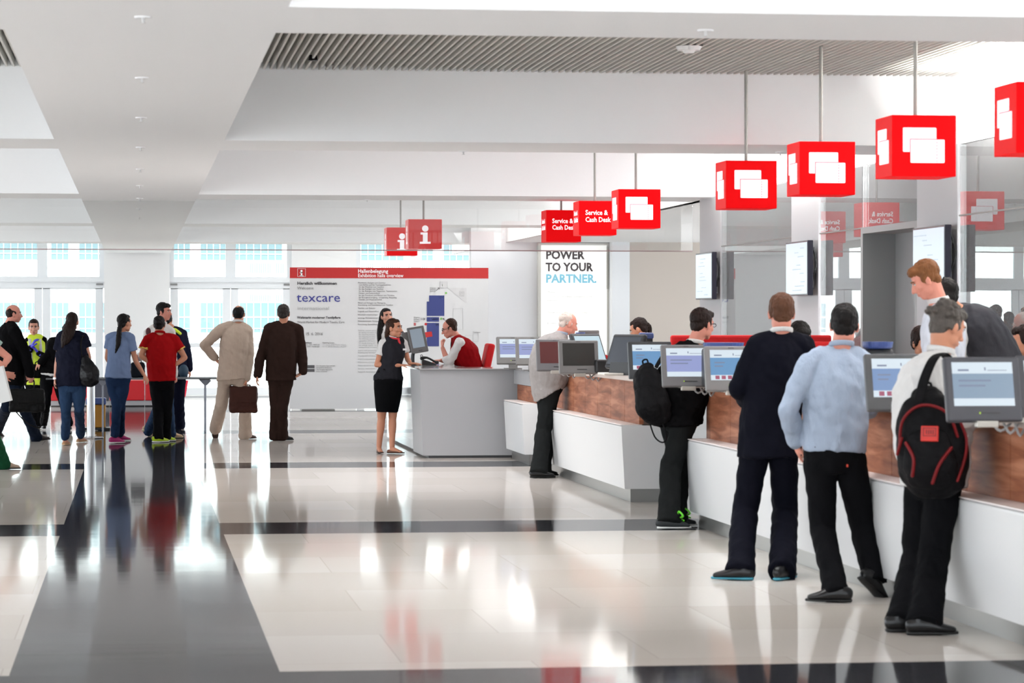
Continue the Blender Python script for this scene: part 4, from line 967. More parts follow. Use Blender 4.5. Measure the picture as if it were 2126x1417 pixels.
SHAPES = {'m': dict(hip=(.162, .118), waist=(.150, .112), chest=(.175, .128), up=(.150, .098), nb=(.064, .062), shw=.178, neck=.061, ua=.048, fa=.040, wr=.028, th=.083, kn=.056, ca=.056, an=.038),
          'f': dict(hip=(.165, .118), waist=(.118, .092), chest=(.142, .118), up=(.122, .085), nb=(.050, .050), shw=.150, neck=.045, ua=.039, fa=.033, wr=.023, th=.080, kn=.050, ca=.050, an=.033)}
NP = 0
def human(label, d, yaw, head, neck, chest, hip, arms, legs, tops, bottom, shoe, hair, skin=SKIN, sex='m', sc=1.0, fat=1.0, face=False, extra=None, voxel=.0075, shw=None, brow=None, dec=None, hs=1.0, hipk=1.0):
    """positions: pixel (px, py[, extra distance]) at distance d, or world Vectors; yaw: where the trunk faces"""
    S = {k: (tuple(x * sc for x in v) if isinstance(v, tuple) else v * sc) for k, v in SHAPES[sex].items()}
    if shw: S['shw'] = shw
    S['hip'] = (S['hip'][0] * hipk, S['hip'][1] * (1 + (hipk - 1) * .6))
    P = lambda p: p if isinstance(p, Vector) else at(p[0], p[1], d + (p[2] if len(p) > 2 else 0))
    H, Cc, N = P(hip), P(chest), P(neck); Hd = P(head[:3] if len(head) > 5 else head[:2] + (0,))
    hy, hp, hr = head[-3:]
    MH = headM(Hd, hy, hp, hr, sc * hs); r = Vector((vdir(yaw).y, -vdir(yaw).x, 0)); f = vdir(yaw)
    mid = H.lerp(Cc, .5)
    Wd = lambda t, o: (t[0] + o, t[1] + o)
    fw = lambda t: (t[0] * fat, t[1] * fat * (1.0 if fat < 1.05 else 1.08))
    shl = [N + r * s * S['shw'] - UP * .055 * sc for s in (-1, 1)]
    A = []
    for i, a in enumerate(arms):          # (side, elbow, wrist, opts)
        o = a[3] if len(a) > 3 else {}; side = a[0]
        sh = P(o['sh']) if 'sh' in o else shl[0 if side < 0 else 1]
        A.append((side, sh, P(a[1]), P(a[2]), o))
    LG = []
    for i, l in enumerate(legs):          # (side, knee, footpixel, toe angle, opts)
        side, kn, ft, ta = l[:4]; o = l[4] if len(l) > 4 else {}
        G = ft if isinstance(ft, Vector) else ground(ft[0], ft[1])
        an = G + UP * (.085 * sc + o.get('lift', 0)); td = vdir(ta)
        hj = H + r * side * S['hip'][0] * .52 - UP * .02
        LG.append((side, hj, P(kn), an, td, o, G))
    foot = sum((l[6] for l in LG), Vector()) / max(1, len(LG)) if LG else Vector((H.x, H.y, 0))
    org = Vector((foot.x, foot.y, 0 if not extra or 'z0' not in extra else extra['z0']))
    # body: one continuous skin surface
    b = NB(); build_head(b, MH, sex == 'f')
    nk = MH @ Vector((0, -.022, -.055))
    tube(b, [N - UP * .03, N.lerp(nk, .5), nk], [S['neck'] * 1.12, S['neck'] * .96, S['neck']], seg=14)
    trunk = [H - UP * .01 * sc, H + UP * .02, mid, Cc, Cc.lerp(N, .62), N]
    tr = [(S['hip'][0] * .7, S['hip'][1] * .7), (S['hip'][0] * .92, S['hip'][1] * .92), fw(S['waist']), fw(S['chest']) if fat > 1 else S['chest'], S['up'], S['nb']]
    tube(b, trunk, tr, lat=r, seg=18)
    for s_ in shl if False else [a[1] for a in A] or shl: tube(b, [N - UP * .035 * sc, s_.lerp(N, .4) - UP * .0, s_], [.045 * sc, .045 * sc, .048 * sc], seg=12)
    for side, sh, el, wr, o in A:
        tube(b, [sh, sh.lerp(el, .45), el], [S['ua'] * 1.08, S['ua'], S['fa'] * .95], seg=12)
        tube(b, [el, el.lerp(wr, .3), wr], [S['fa'] * .95, S['fa'], S['wr']], seg=12)
        hd_ = o.get('dir'); hd_ = vdir(hd_[0]) * math.cos(math.radians(hd_[1])) + UP * math.sin(math.radians(hd_[1])) if hd_ else (wr - el).normalized()
        pn = o.get('palm'); pn = Vector(pn) if pn else -r * side
        hand(b, wr, hd_, pn, side, o.get('curl', 25), sc * (1.0 if sex == 'm' else .9), o.get('spread', 4))
    for side, hj, kn, an, td, o, G in LG:
        cv = 1.0 if not bottom or bottom[0] == 'skirt' else .82
        tube(b, [hj, hj.lerp(kn, .5), kn], [S['th'] * cv, S['th'] * .9 * cv, S['kn'] * cv], seg=14)
        tube(b, [kn, kn.lerp(an, .3), kn.lerp(an, .62), an], [S['kn'] * .95 * cv, S['ca'] * cv, S['ca'] * .78 * cv, S['an'] * cv], seg=14)
        pt_ = math.radians(o.get('pitch', 0)); fd_ = td * math.cos(pt_) - UP * math.sin(pt_); un_ = UP * math.cos(pt_) + td * math.sin(pt_)
        if shoe[0] == 'flat': tube(b, [an - un_ * .03, an + fd_ * .07 * sc - un_ * .052, an + fd_ * .13 * sc - un_ * .062], [.033 * sc, .028 * sc, (.030 * sc, .014 * sc)], lat=Vector((td.y, -td.x, 0)), seg=10)
        else: tube(b, [an, an - un_ * .04, an + fd_ * .08 * sc - un_ * .055], [.028 * sc, .026 * sc, (.026 * sc, .014 * sc)], lat=Vector((td.y, -td.x, 0)), seg=10)
    me = remesh(b, voxel, 3)
    body = finish(me, 'person', skin, loc=org, smooth=True)
    tag(body, label, 'person')
    if face: face_parts(MH, body, sex == 'f', brow or hair[1])
    if hair:
        hpts = [P(p) if not isinstance(p, Vector) else p for p in hair[2]] if len(hair) > 2 else None
        hobj = build_hair(hair[0], MH, hair[1], body, hpts, hair[3] if len(hair) > 3 else None, fem=sex == 'f')
        if len(hair) > 4:     # hair tie
            c = hpts[0]; q = NB(); ell(q, c, (.03, .03, .016)); obj('hair_tie', q, hair[4], hobj, smooth=True)
    # clothes
    for T in tops:
        nm, m_, off = T['n'], T['m'], T.get('off', .012) * (sc if sc < 1 else 1)
        hem = T.get('hem', .12); fl_ = T.get('flare', .01); slv = T.get('sleeve', 'long'); q = NB()
        dn = T.get('hemdir', -UP)
        pts = [H + dn * hem, H, mid, Cc, Cc.lerp(N, .62), N - UP * .012]
        rd = [Wd(S['hip'], off + fl_), Wd(S['hip'], off + fl_ * .6), Wd(fw(S['waist']), off + T.get('ease', .008)), Wd(fw(S['chest']) if fat > 1 else S['chest'], off), Wd(S['up'], off), Wd(S['nb'], .008)]
        tube(q, pts, rd, lat=r, seg=20, flat=True)
        pad = T.get('pad', 0)
        shs = [a[1] for a in A] or shl
        for s_ in shs:
            if slv == 'none':
                tube(q, [N - UP * .03 * sc, s_.lerp(N, .45) - UP * .004], [.05 * sc + off, .048 * sc + off], seg=12)
            else:
                tube(q, [N - UP * .04 * sc, s_.lerp(N, .42) - UP * .002, s_ + UP * pad], [.048 * sc + off, .050 * sc + off, .052 * sc + off], seg=12)
        if slv != 'none':
            for side, sh, el, wr, o in A:
                ln = {'long': 1, 'short': -.55, 'roll': .28, 'three': .6}[slv]
                u0, u1, u2 = S['ua'] * 1.1 + off, S['ua'] + off, S['fa'] * .95 + off
                if ln < 0:
                    e_ = sh.lerp(el, -ln); tube(q, [sh, sh.lerp(e_, .5), e_], [u0, u1 + .006, u1 + .012], seg=14, flat=True)
                else:
                    tube(q, [sh, sh.lerp(el, .45), el], [u0, u1, u2], seg=14)
                    e_ = el.lerp(wr, ln * .98); tube(q, [el, el.lerp(e_, .5), e_], [u2, S['fa'] + off * .9, (S['wr'] + .003 + off) if ln == 1 else S['fa'] + off], seg=14)
        me = remesh(q, T.get('vox', .010), 3, disp=T.get('disp', [(.11, .014), (.035, .004)]))
        drape(me, T.get('fold', .009), 13, 4.0, seed=len(label))
        to = finish(me, nm, m_, body, smooth=True)
        if T.get('collar'):
            q = NB(); cm = T['collar']; up_ = (nk - N).normalized()
            pts = []
            for k in range(21):
                a = 2 * PI * k / 20; rr_ = (S['neck'] * 1.10 + .003)
                pts.append(N + r * math.cos(a) * rr_ + f * math.sin(a) * rr_ * 1.05 + up_ * (.020 - .016 * math.sin(a)))
            tube(q, pts, [(.016, .0045)], lat=up_, sub=1, seg=8); obj('collar', q, cm, to, smooth=True)
        if T.get('cuff'):
            for side, sh, el, wr, o in A:
                q = NB(); dd = (wr - el).normalized(); 
                if slv == 'short': c0 = sh.lerp(el, .55); dd = (el - sh).normalized(); rr_ = S['ua'] + off + .015
                else: c0 = wr; rr_ = S['wr'] + off + .004
                tube(q, [c0 - dd * .012, c0 + dd * .006], [rr_], flat=True, cap=True); obj('cuff', q, T['cuff'], to, smooth=True)
    if bottom:
        kind, m_ = bottom[0], bottom[1]; q = NB(); w_ = bottom[2] if len(bottom) > 2 else .02
        if kind == 'skirt':
            hz = bottom[3]; kn = sum((l[2] for l in LG), Vector()) / 2
            ctr = Vector((kn.x, kn.y, hz)); top = H.lerp(Cc, .42)
            tube(q, [ctr, ctr.lerp(H, .55), H, top], [(S['hip'][0] * .80, S['hip'][1] * .9), (S['hip'][0] * 1.04, S['hip'][1] * 1.06), (S['hip'][0] + .016, S['hip'][1] + .014), (S['waist'][0] + .014, S['waist'][1] + .014)], lat=r, seg=22, flat=True)
            finish(remesh(q, .010, 3, disp=[(.15, .008)]), 'skirt', m_, body, smooth=True)
        else:
            tube(q, [H - UP * .13 * sc, H - UP * .04 * sc, H.lerp(Cc, .25)], [(S['hip'][0] * .72, S['hip'][1] * .8), Wd(S['hip'], .010), Wd(fw(S['waist']), .010)], lat=r, seg=20, flat=True)
            for side, hj, kn, an, td, o, G in LG:
                kb = {'suit': 1.0, 'jeans': .45, 'slim': .2}[kind]
                e_ = an - UP * (.047 if kind != 'slim' else -.015) * sc + td * .016
                a1, a2, a3, a4 = S['th'] + .014, S['th'] * .9 + .012, S['kn'] + .008 + .018 * kb, S['ca'] + .004 + .022 * kb
                a5 = S['an'] + .014 + .034 * kb
                tube(q, [hj, hj.lerp(kn, .5), kn], [a1, a2, a3], seg=16)
                tube(q, [kn, kn.lerp(e_, .4), kn.lerp(e_, .75), e_], [a3, a4, (a4 + a5) / 2, (a5, a5 * 1.18)], lat=Vector((td.y, -td.x, 0)), seg=16, flat=True)
            me = remesh(q, .011, 3, disp=[(.10, .012), (.035, .005)]); drape(me, .008, 11, 3.4, seed=len(label) + 5); finish(me, 'trousers', m_, body, smooth=True)
    if shoe:
        kind, m_, m2 = shoe
        for side, hj, kn, an, td, o, G in LG:
            pt = math.radians(o.get('pitch', 0)); z = UP
            fd = (td * math.cos(pt) - UP * math.sin(pt)); un = (UP * math.cos(pt) + td * math.sin(pt)); lat = Vector((td.y, -td.x, 0))
            base = an - un * .082 * sc
            k = sc * (.9 if sex == 'f' else 1.0)
            def Q(a, b): return base + fd * a * k + un * b * k
            q = NB()
            hgt = .062 if kind == 'flat' else .085
            if kind == 'flat':
                tube(q, [Q(-.055, .028), Q(0, .026), Q(.08, .022), Q(.14, .018)], [(.028 * k, .024 * k), (.031 * k, .022 * k), (.038 * k, .016 * k), (.030 * k, .012 * k)], lat=lat, seg=14)
            else:
                tube(q, [Q(-.048, .046), Q(-.01, .050), Q(.05, .046), Q(.11, .033), Q(.165, .025)], [(.033 * k, .042 * k), (.036 * k, .046 * k), (.041 * k, .042 * k), (.046 * k, .027 * k), (.036 * k, .018 * k)], lat=lat, seg=18, sub=4)
                tube(q, [Q(-.016, .045), Q(-.012, .088)], [(.034 * k, .040 * k), (.033 * k, .036 * k)], lat=lat, seg=14, flat=True)
            me = remesh(q, .006, 2); so = finish(me, 'shoe', m_, body, smooth=True)
            q = NB(); tube(q, [Q(-.065, .010), Q(-.02, .010), Q(.05, .010), Q(.12, .010), Q(.185, .011)], [(.028 * k, .011 * k), (.036 * k, .011 * k), (.036 * k, .010 * k), (.047 * k, .010 * k), (.025 * k, .009 * k)], lat=lat, seg=14); obj('sole', q, m2, so, smooth=True)
            if kind == 'lace':
                q = NB(); 
                for t_ in (-1, 1): tube(q, [Q(.085, .085), Q(.09, .135) + lat * t_ * .035, Q(.12, .10) + lat * t_ * .055, Q(.09, .085)], [.008], sub=4)
                tube(q, [Q(.05, .10) - lat * .03, Q(.08, .09) + lat * .03, Q(.11, .075) - lat * .03, Q(.13, .065) + lat * .02], [.007]); obj('shoelace', q, mat('neon_green', rgb(110, 220, 50), .5), so, smooth=True)
    body['_'] = 0; del body['_']
    return dict(o=body, MH=MH, N=N, H=H, C=Cc, A=A, r=r, f=f, LG=LG, S=S, nk=nk)
NAVYSUIT = cloth('navy_suiting', 17, 18, 30, .8, .3); BLACKC = cloth('black_cloth', 16, 15, 17, .85, .4); BLKTR = cloth('black_trouser', 20, 20, 23, .85, .4)
CHAR = cloth('charcoal_trouser', 40, 42, 42); LBLUE = cloth('light_blue_cotton', 176, 190, 210, .75, .8, 12); WHT = cloth('white_cotton', 226, 224, 222, .75, .6, 12)
BEIGE = cloth('beige_linen', 212, 190, 172, .8, .6, 10); BROWN = cloth('brown_suiting', 60, 42, 36, .8, .4)
DENIM = cloth('blue_denim', 44, 66, 102, .85, .5, 14); DDENIM = cloth('dark_denim', 28, 38, 56, .85, .5, 14); MDENIM = cloth('mid_denim', 54, 78, 112, .85, .6, 14)
REDC = cloth('red_pique', 196, 22, 26); NAVYT = cloth('navy_jersey', 34, 36, 54); SKYC = cloth('sky_blue_jersey', 128, 148, 186)
GREYK = cloth('grey_knit', 168, 162, 160, .9, .3, 30); VEST = cloth('charcoal_vest', 52, 52, 58, .8, .3); VESTR = cloth('red_vest', 176, 14, 22, .75, .3)
SH_BLK = mat('shoe_black', rgb(11, 10, 12), .3, spec=.35); SOLE_BLK = mat('sole_black', rgb(12, 12, 12), .6); SH_BRN = mat('shoe_brown', rgb(60, 38, 30), .35)
SOLE_TEAL = mat('sole_teal', rgb(50, 130, 150), .5); SOLE_WH = mat('sole_white', rgb(225, 225, 222), .6)

def backpack(G, c, yaw, hgt, wd, dp, label, red=False, lean=0, roll=0, straps=None, loops=False):
    """c: centre; yaw: outward direction of the pack's face"""
    e = empty('backpack', c - UP * hgt / 2, label, 'backpack')
    M = Matrix.Translation(c) @ Matrix.Rotation(-math.radians(yaw), 4, 'Z') @ Matrix.Rotation(math.radians(lean), 4, 'X') @ Matrix.Rotation(math.radians(roll), 4, 'Y')
    T = lambda x, y, z: M @ Vector((x, y, z))
    NY = mat('black_nylon', rgb(13, 12, 14), .7, bump=(14, .6), spec=.12)
    q = NB(); lat = M.to_3x3() @ Vector((1, 0, 0))
    h2 = hgt / 2
    tube(q, [T(0, -.01, -h2 + .05), T(0, .01, -h2 * .5), T(0, .005, 0), T(0, -.01, h2 * .55), T(0, -.03, h2 - .07)], [(wd * .44, dp * .42), (wd * .52, dp * .55), (wd * .50, dp * .5), (wd * .42, dp * .40), (wd * .24, dp * .26)], lat=lat, seg=22)
    finish(remesh(q, .009, 3, disp=[(.08, .02)]), 'bag_body', NY, e, smooth=True)
    q = NB(); tube(q, [T(0, dp * .32, -h2 + .07), T(0, dp * .46, -h2 * .45), T(0, dp * .40, .02)], [(wd * .36, dp * .25), (wd * .40, dp * .30), (wd * .30, dp * .18)], lat=lat, seg=18)
    pk = finish(remesh(q, .009, 3, disp=[(.06, .012)]), 'front_pocket', NY, e, smooth=True)
    q = NB(); tube(q, [T(-.02, -dp * .2, h2 - .06), T(-.025, -dp * .2, h2 - .005), T(.025, -dp * .2, h2 - .005), T(.02, -dp * .2, h2 - .06)], [.007], sub=4); obj('grab_handle', q, NY, e, smooth=True)
    if red:
        RP = mat('red_piping', rgb(108, 15, 19), .5, spec=.2)
        q = NB()
        tube(q, [T(-wd * .42, dp * .32, .0), T(-wd * .34, dp * .40, h2 * .42), T(-wd * .10, dp * .42, h2 * .62), T(wd * .14, dp * .42, h2 * .60), T(wd * .34, dp * .40, h2 * .36), T(wd * .42, dp * .34, -.02)], [.008], sub=4)
        tube(q, [T(-wd * .48, dp * .25, h2 * .25), T(-wd * .53, dp * .2, -.02), T(-wd * .49, dp * .3, -h2 * .4), T(-wd * .36, dp * .42, -h2 * .8)], [.008], sub=4)
        tube(q, [T(-wd * .34, dp * .60, -h2 * .18), T(-wd * .16, dp * .74, -h2 * .45), T(-wd * .03, dp * .70, -h2 * .78)], [.009], sub=4)
        tube(q, [T(wd * .30, dp * .56, -h2 * .02), T(wd * .20, dp * .70, -h2 * .30), T(wd * .25, dp * .66, -h2 * .62)], [.009], sub=4)
        tube(q, [T(wd * .36, dp * .50, .02), T(wd * .46, dp * .40, -h2 * .22)], [.008], sub=2)
        obj('red_piping', q, RP, e, smooth=True)
        Mp = M @ Matrix.Translation((-wd * .06, dp * .62, h2 * .12)) @ Matrix.Rotation(math.radians(14), 4, 'X') @ Matrix.Rotation(math.radians(-6), 4, 'Y')
        q = NB(); box(q, -.045, .045, -.01, .004, -.04, .04, .003, 1, M=Mp); pt = obj('badge', q, mat('badge_red', rgb(190, 34, 20), .5), e)
        q = NB()
        for (a, b, cc, dd) in ((-.034, .034, .026, .030), (-.034, .034, -.014, -.010), (-.034, -.030, -.014, .030), (.030, .034, -.014, .030)): box(q, a, b, .0035, .0055, cc, dd, M=Mp)
        for k in range(4): box(q, -.022 + k * .0115, -.016 + k * .0115, .0035, .0055, -.004 + (k % 2) * .002, .019, M=Mp)
        obj('badge_mark', q, mat('badge_dark', rgb(110, 14, 12), .5), pt)
    if straps:
        for sp in straps: 
            q = NB(); tube(q, sp, [(.026, .006)], lat=lat, sub=5); obj('shoulder_strap', q, NY, e, smooth=True)
    if loops:
        q = NB(); tube(q, [T(-wd * .1, 0, -h2 + .03), T(-wd * .12, 0, -h2 - .12), T(0, .02, -h2 - .16), T(wd * .28, 0, -h2 - .1), T(wd * .32, 0, -h2 + .03)], [.006], sub=5); obj('hanging_strap', q, NY, e, smooth=True)
    return e

def tie(G, m, label=None):
    S = G['S']; q = NB(); N, Cc, f = G['N'], G['C'], G['f']
    a = N + f * (S['neck'] + .012) + UP * .0; b = Cc + f * (S['chest'][1] + .022)
    tube(q, [a, a.lerp(b, .1), a.lerp(b, .6) + f * .01, b], [(.016, .01), (.012, .006), (.022, .006), (.026, .006)], lat=G['r'], sub=3); return obj('tie', q, m, G['o'], smooth=True)
def glasses(G):
    M = G['MH']; q = NB()
    for s in (-1, 1):
        pts = [M @ Vector((s * (.031 + .021 * math.cos(a)), .096, .006 + .014 * math.sin(a))) for a in [2 * PI * k / 12 for k in range(13)]]
        tube(q, pts, [.0022], sub=1, seg=6); tube(q, [M @ Vector((s * .052, .094, .01)), M @ Vector((s * .079, .04, .012)), M @ Vector((s * .084, -.01, .0))], [.0024], sub=2, seg=6)
    tube(q, [M @ Vector((-.01, .097, .01)), M @ Vector((.01, .097, .01))], [.0022], seg=6, flat=True); return obj('glasses', q, mat('glasses_frame', rgb(30, 28, 32), .3), G['o'])

# ---- right: people at the ticket desks
G = human('person with short auburn hair in a dark navy suit, standing with legs apart', 17.95, 5,
    (1622, 650, 0, 4, 8, 0), (1622, 693), (1608, 775), (1598, 905),
    [(-1, (1534, 806, .0), (1560, 842, .26), {'sh': (1572, 722)}), (1, (1680, 806, .0), (1660, 836, .28), {'sh': (1668, 722)})],
    [(-1, (1547, 1062, .05), (1540, 1204), -68, {}), (1, (1630, 1062, .1), (1622, 1204), 38, {})],
    [dict(n='shirt', m=WHT, off=.004, hem=.05, sleeve='long', collar=WHT), dict(n='jacket', m=NAVYSUIT, off=.022, hem=.13, flare=.024, ease=.02, pad=.01)],
    ('suit', NAVYSUIT), ('dress', SH_BLK, SOLE_TEAL), ('short', H_AUB), SKINP, brow=H_AUB, voxel=.007)
G = human('person with black hair in a light blue shirt and black jeans at the desk', 16.5, 12,
    (1753, 675, 0, 15, 5, 2), (1745, 722), (1738, 800), (1732, 935),
    [(-1, (1636, 850, -.02), (1651, 915, .10), {'sh': (1683, 756), 'curl': 10, 'palm': (1, .2, 0)}), (1, (1806, 845, .15), (1802, 850, .40), {'sh': (1796, 758)})],
    [(-1, (1708, 1100, .0), (1742, 1250), -72, {}), (1, (1790, 1085, .05), (1812, 1240), 62, {'pitch': 38, 'lift': .05})],
    [dict(n='shirt', m=LBLUE, off=.018, hem=-.055, flare=.004, ease=.018, fold=.012, collar=LBLUE, cuff=LBLUE)],
    ('jeans', BLKTR), ('dress', SH_BLK, SOLE_BLK), ('short', H_BLACK), SKINP, fat=1.02, voxel=.007)
q = NB(); H_ = G['H']; tube(q, [H_ + UP * .022, H_ + UP * .055], [(.180, .136)], lat=G['r'], flat=True, seg=28); obj('belt', q, mat('belt_black', rgb(14, 14, 16), .4), G['o'], smooth=True)
q = NB(); p = at(1758, 966, 16.36); box(q, p.x - .003, p.x + .003, 16.335, 16.36, p.z - .008, p.z + .008); obj('pocket_tab', q, mat('tab_red', rgb(190, 60, 40), .6), G['o'])
G = human('grey-haired person in a white shirt carrying the red and black backpack', 14.8, 62,
    (1968, 678, 0, 68, 22, 0), (1953, 735), (1935, 810), (1938, 985),
    [(-1, (1962, 870, .25), (2060, 866, .22), {'sh': (1958, 762, .15), 'curl': 30}), (1, (1975, 880, -.17), (2052, 850, -.05), {'sh': (1922, 775, -.16), 'curl': 20, 'palm': (0, 0, -1)})],
    [(-1, (1905, 1150, .1), (1868, 1312), 92, {}), (1, (1940, 1150, -.05), (1912, 1318), 95, {})],
    [dict(n='shirt', m=WHT, off=.03, hem=.06, flare=.01, ease=.03, collar=WHT, disp=[(.11, .03), (.035, .008)])],
    ('suit', BLKTR, .02), ('dress', SH_BLK, SOLE_BLK), ('wavy', H_GREY), SKINT, fat=1.1, face=True, brow=H_DGREY, voxel=.007)
c_ = at(1932, 908, 14.52)
backpack(G, c_, 205, .56, .36, .22, 'black backpack with red piping and a red badge on the back of the grey-haired man', red=True, roll=6, lean=-4,
    straps=[[at(1908, 830, 14.44), at(1920, 785, 14.43), at(1938, 745, 14.46), at(1957, 734, 14.52), at(1972, 748, 14.58)]])
G = human('person with dark hair in a black jacket and shoes with green laces', 22.3, 52,
    (1459, 673, 0, 58, 8, 0), (1440, 715), (1428, 765), (1408, 858),
    [(1, (1425, 822, -.14), (1440, 868, .02), {'sh': (1408, 738, -.10), 'curl': 35}), (-1, (1470, 795, .2), (1478, 776, .45), {'sh': (1452, 735, .15)})],
    [(1, (1392, 970, -.05), (1384, 1098), 92, {}), (-1, (1412, 965, .12), (1398, 1092), 88, {})],
    [dict(n='polo_shirt', m=WHT, off=.004, hem=.0, sleeve='short', collar=WHT), dict(n='jacket', m=BLACKC, off=.034, hem=.09, flare=.018, ease=.035, disp=[(.1, .035), (.035, .01)])],
    ('suit', CHAR), ('lace', mat('trainer_dark', rgb(40, 44, 46), .6), SOLE_WH), ('short', H_DBROWN), SKINP, fat=1.12, voxel=.0075)
glasses(G)
backpack(G, at(1350, 812, 22.22), -128, .50, .30, .18, 'plain black backpack on the back of the man in the black jacket', roll=14, lean=-8, loops=True,
    straps=[[at(1362, 762, 22.2), at(1385, 728, 22.2), at(1415, 722, 22.3)]])
G = human('white-haired person in a light grey jumper bending over the ticket desk', 29.7, 72,
    (1180, 672, 0, 80, 18, 0), (1163, 695), (1150, 725), (1137, 805),
    [(1, (1188, 758, -.14), (1222, 750, -.05), {'sh': (1150, 712, -.15)}), (-1, (1192, 755, .2), (1225, 748, .2), {'sh': (1162, 706, .15)})],
    [(1, (1128, 895, -.06), (1115, 992), 90, {}), (-1, (1140, 893, .14), (1122, 988), 88, {})],
    [dict(n='shirt', m=LBLUE, off=.004, hem=.0, collar=LBLUE), dict(n='jumper', m=GREYK, off=.030, hem=.05, flare=.026, ease=.045, hemdir=Vector((.25, 0, -1)).normalized())],
    ('suit', CHAR), ('dress', SH_BLK, SOLE_BLK), ('thin', H_WHITE), SKINP, fat=1.25, face=True, brow=H_WHITE)
# staff behind the ticket desks
def seated(label, d, yaw, head, neck, chest, hip, arms, tops, bottom, hair, **k):
    """seated on a stool behind the desk"""
    P = lambda p: at(p[0], p[1], d + (p[2] if len(p) > 2 else 0))
    H = P(hip); f = vdir(yaw); r = Vector((f.y, -f.x, 0))
    legs = []
    for s in (-1, 1):
        kn = H + f * .42 + r * s * .10 + UP * .02; ft_ = Vector((kn.x, kn.y, 0)) + f * .05
        legs.append((s, kn, Vector((ft_.x, ft_.y, max(0, H.z - .56))), yaw, {}))
    G = human(label, d, yaw, head, neck, chest, hip, arms, legs, tops, bottom, ('dress', SH_BLK, SOLE_BLK), hair, **k)
    z0 = max(0, H.z - .56)
    e = empty('bar_stool', (H.x, H.y, 0), 'stool under ' + k.get('stool', 'the staff member'), 'stool', 'staff stools')
    q = NB(); tube(q, [(H.x, H.y, H.z - .19), (H.x, H.y, H.z - .125)], [.2, .19], flat=True, seg=20); obj('seat', q, REDU, e)
    q = NB(); tube(q, [(H.x, H.y, .02), (H.x, H.y, H.z - .19)], [.03], flat=True); tube(q, [(H.x, H.y, 0), (H.x, H.y, .02)], [.22], flat=True, seg=20); obj('stem', q, STEELD, e)
    if z0 > .05:
        q = NB(); c = H + f * .45; box(q, -.2, .2, -.12, .12, z0 - .03, z0 - .004, M=Matrix.Translation((c.x, c.y, 0)) @ Matrix.Rotation(-math.radians(yaw), 4, 'Z')); tube(q, [(c.x, c.y, z0 - .02), (H.x, H.y, z0 - .12)], [.015], flat=True); obj('footrest', q, STEELD, e)
    return G
def hard(**k): return k
def human_stool_kw(k): k.pop('stool', None); return k
_h = human
def human(*a, **k): k.pop('stool', None); return _h(*a, **k)
seated('person with brown hair in a ponytail looking down behind the black terminal', 30.9, -62,
    (1326, 683, 0, -66, 26, 0), (1340, 712), (1345, 745), (1352, 832),
    [(1, (1326, 782, -.16), (1306, 780, -.25)), (-1, (1330, 780, .18), (1306, 778, .1))],
    [dict(n='blouse', m=WHT, off=.010, hem=.05), dict(n='waistcoat', m=VEST, off=.02, hem=.04, sleeve='none')], ('jeans', BLKTR),
    ('pony', H_DBROWN, [(1341, 671), (1348, 678), (1349, 694), (1346, 712)], [.022, .026, .022, .008]), skin=SKINT, sex='f', face=True, stool='the staff member with the brown ponytail')
seated('person whose black hair shows behind the right shoulder of the dark suit', 22.0, 160,
    (1661, 702, 0, 170, 30, 0), (1664, 738), (1664, 775), (1664, 880),
    [(1, (1640, 830, -.1), (1650, 840, -.3)), (-1, (1690, 830, -.1), (1682, 840, -.3))],
    [dict(n='jacket', m=BLACKC, off=.02, hem=.05)], ('jeans', BLKTR), ('short', H_BLACK), skin=SKINT, stool='the black-haired staff member behind the dark suit')
seated('person seated low, dark hair, between the light blue shirt and the grey-haired man', 21.5, 150,
    (1916, 712, 0, 160, 15, 0), (1918, 748), (1920, 785), (1920, 880),
    [(1, (1895, 850, -.1), (1900, 855, -.3)), (-1, (1945, 850, -.1), (1938, 855, -.3))],
    [dict(n='waistcoat', m=VEST, off=.02, hem=.05)], ('jeans', BLKTR), ('short', H_DBROWN), skin=SKINT, sex='f', stool='the low seated staff member left of the grey hair')
seated('person whose tanned cheek and dark hair show at the right edge of the picture', 20.5, -80,
    (2128, 708, 0, -75, 10, 0), (2140, 745), (2148, 785), (2150, 880),
    [(1, (2125, 845, -.15), (2095, 850, -.2)), (-1, (2130, 850, .15), (2100, 850, .1))],
    [dict(n='jacket', m=NAVYSUIT, off=.02, hem=.05)], ('jeans', BLKTR), ('short', H_DBROWN), skin=SKINT, face=True, stool='the staff member at the right edge')
G = human('tall person with ginger hair and white shirt standing behind the ticket desk', 18.4, -78,
    (1921, 581, 0, -80, 30, 0), (1950, 628), (1958, 690), (1962, 835),
    [(1, (1930, 780, -.14), (1890, 800, -.1), {'sh': (1946, 668, -.1)}), (-1, (1935, 780, .2), (1895, 795, .2), {'sh': (1958, 660, .12)})],
    [(1, (1960, 990, -.1), W(5.06, 18.3, 0), -85, {}), (-1, (1966, 990, .1), W(5.14, 18.55, 0), -80, {})],
    [dict(n='shirt', m=cloth('pale_shirt', 214, 218, 228, .75, .5, 12), off=.014, hem=.0, collar=WHT)],
    ('suit', BLKTR), ('dress', SH_BLK, SOLE_BLK), ('short', H_GINGER), SKINP, face=True, brow=H_GINGER, voxel=.0065)
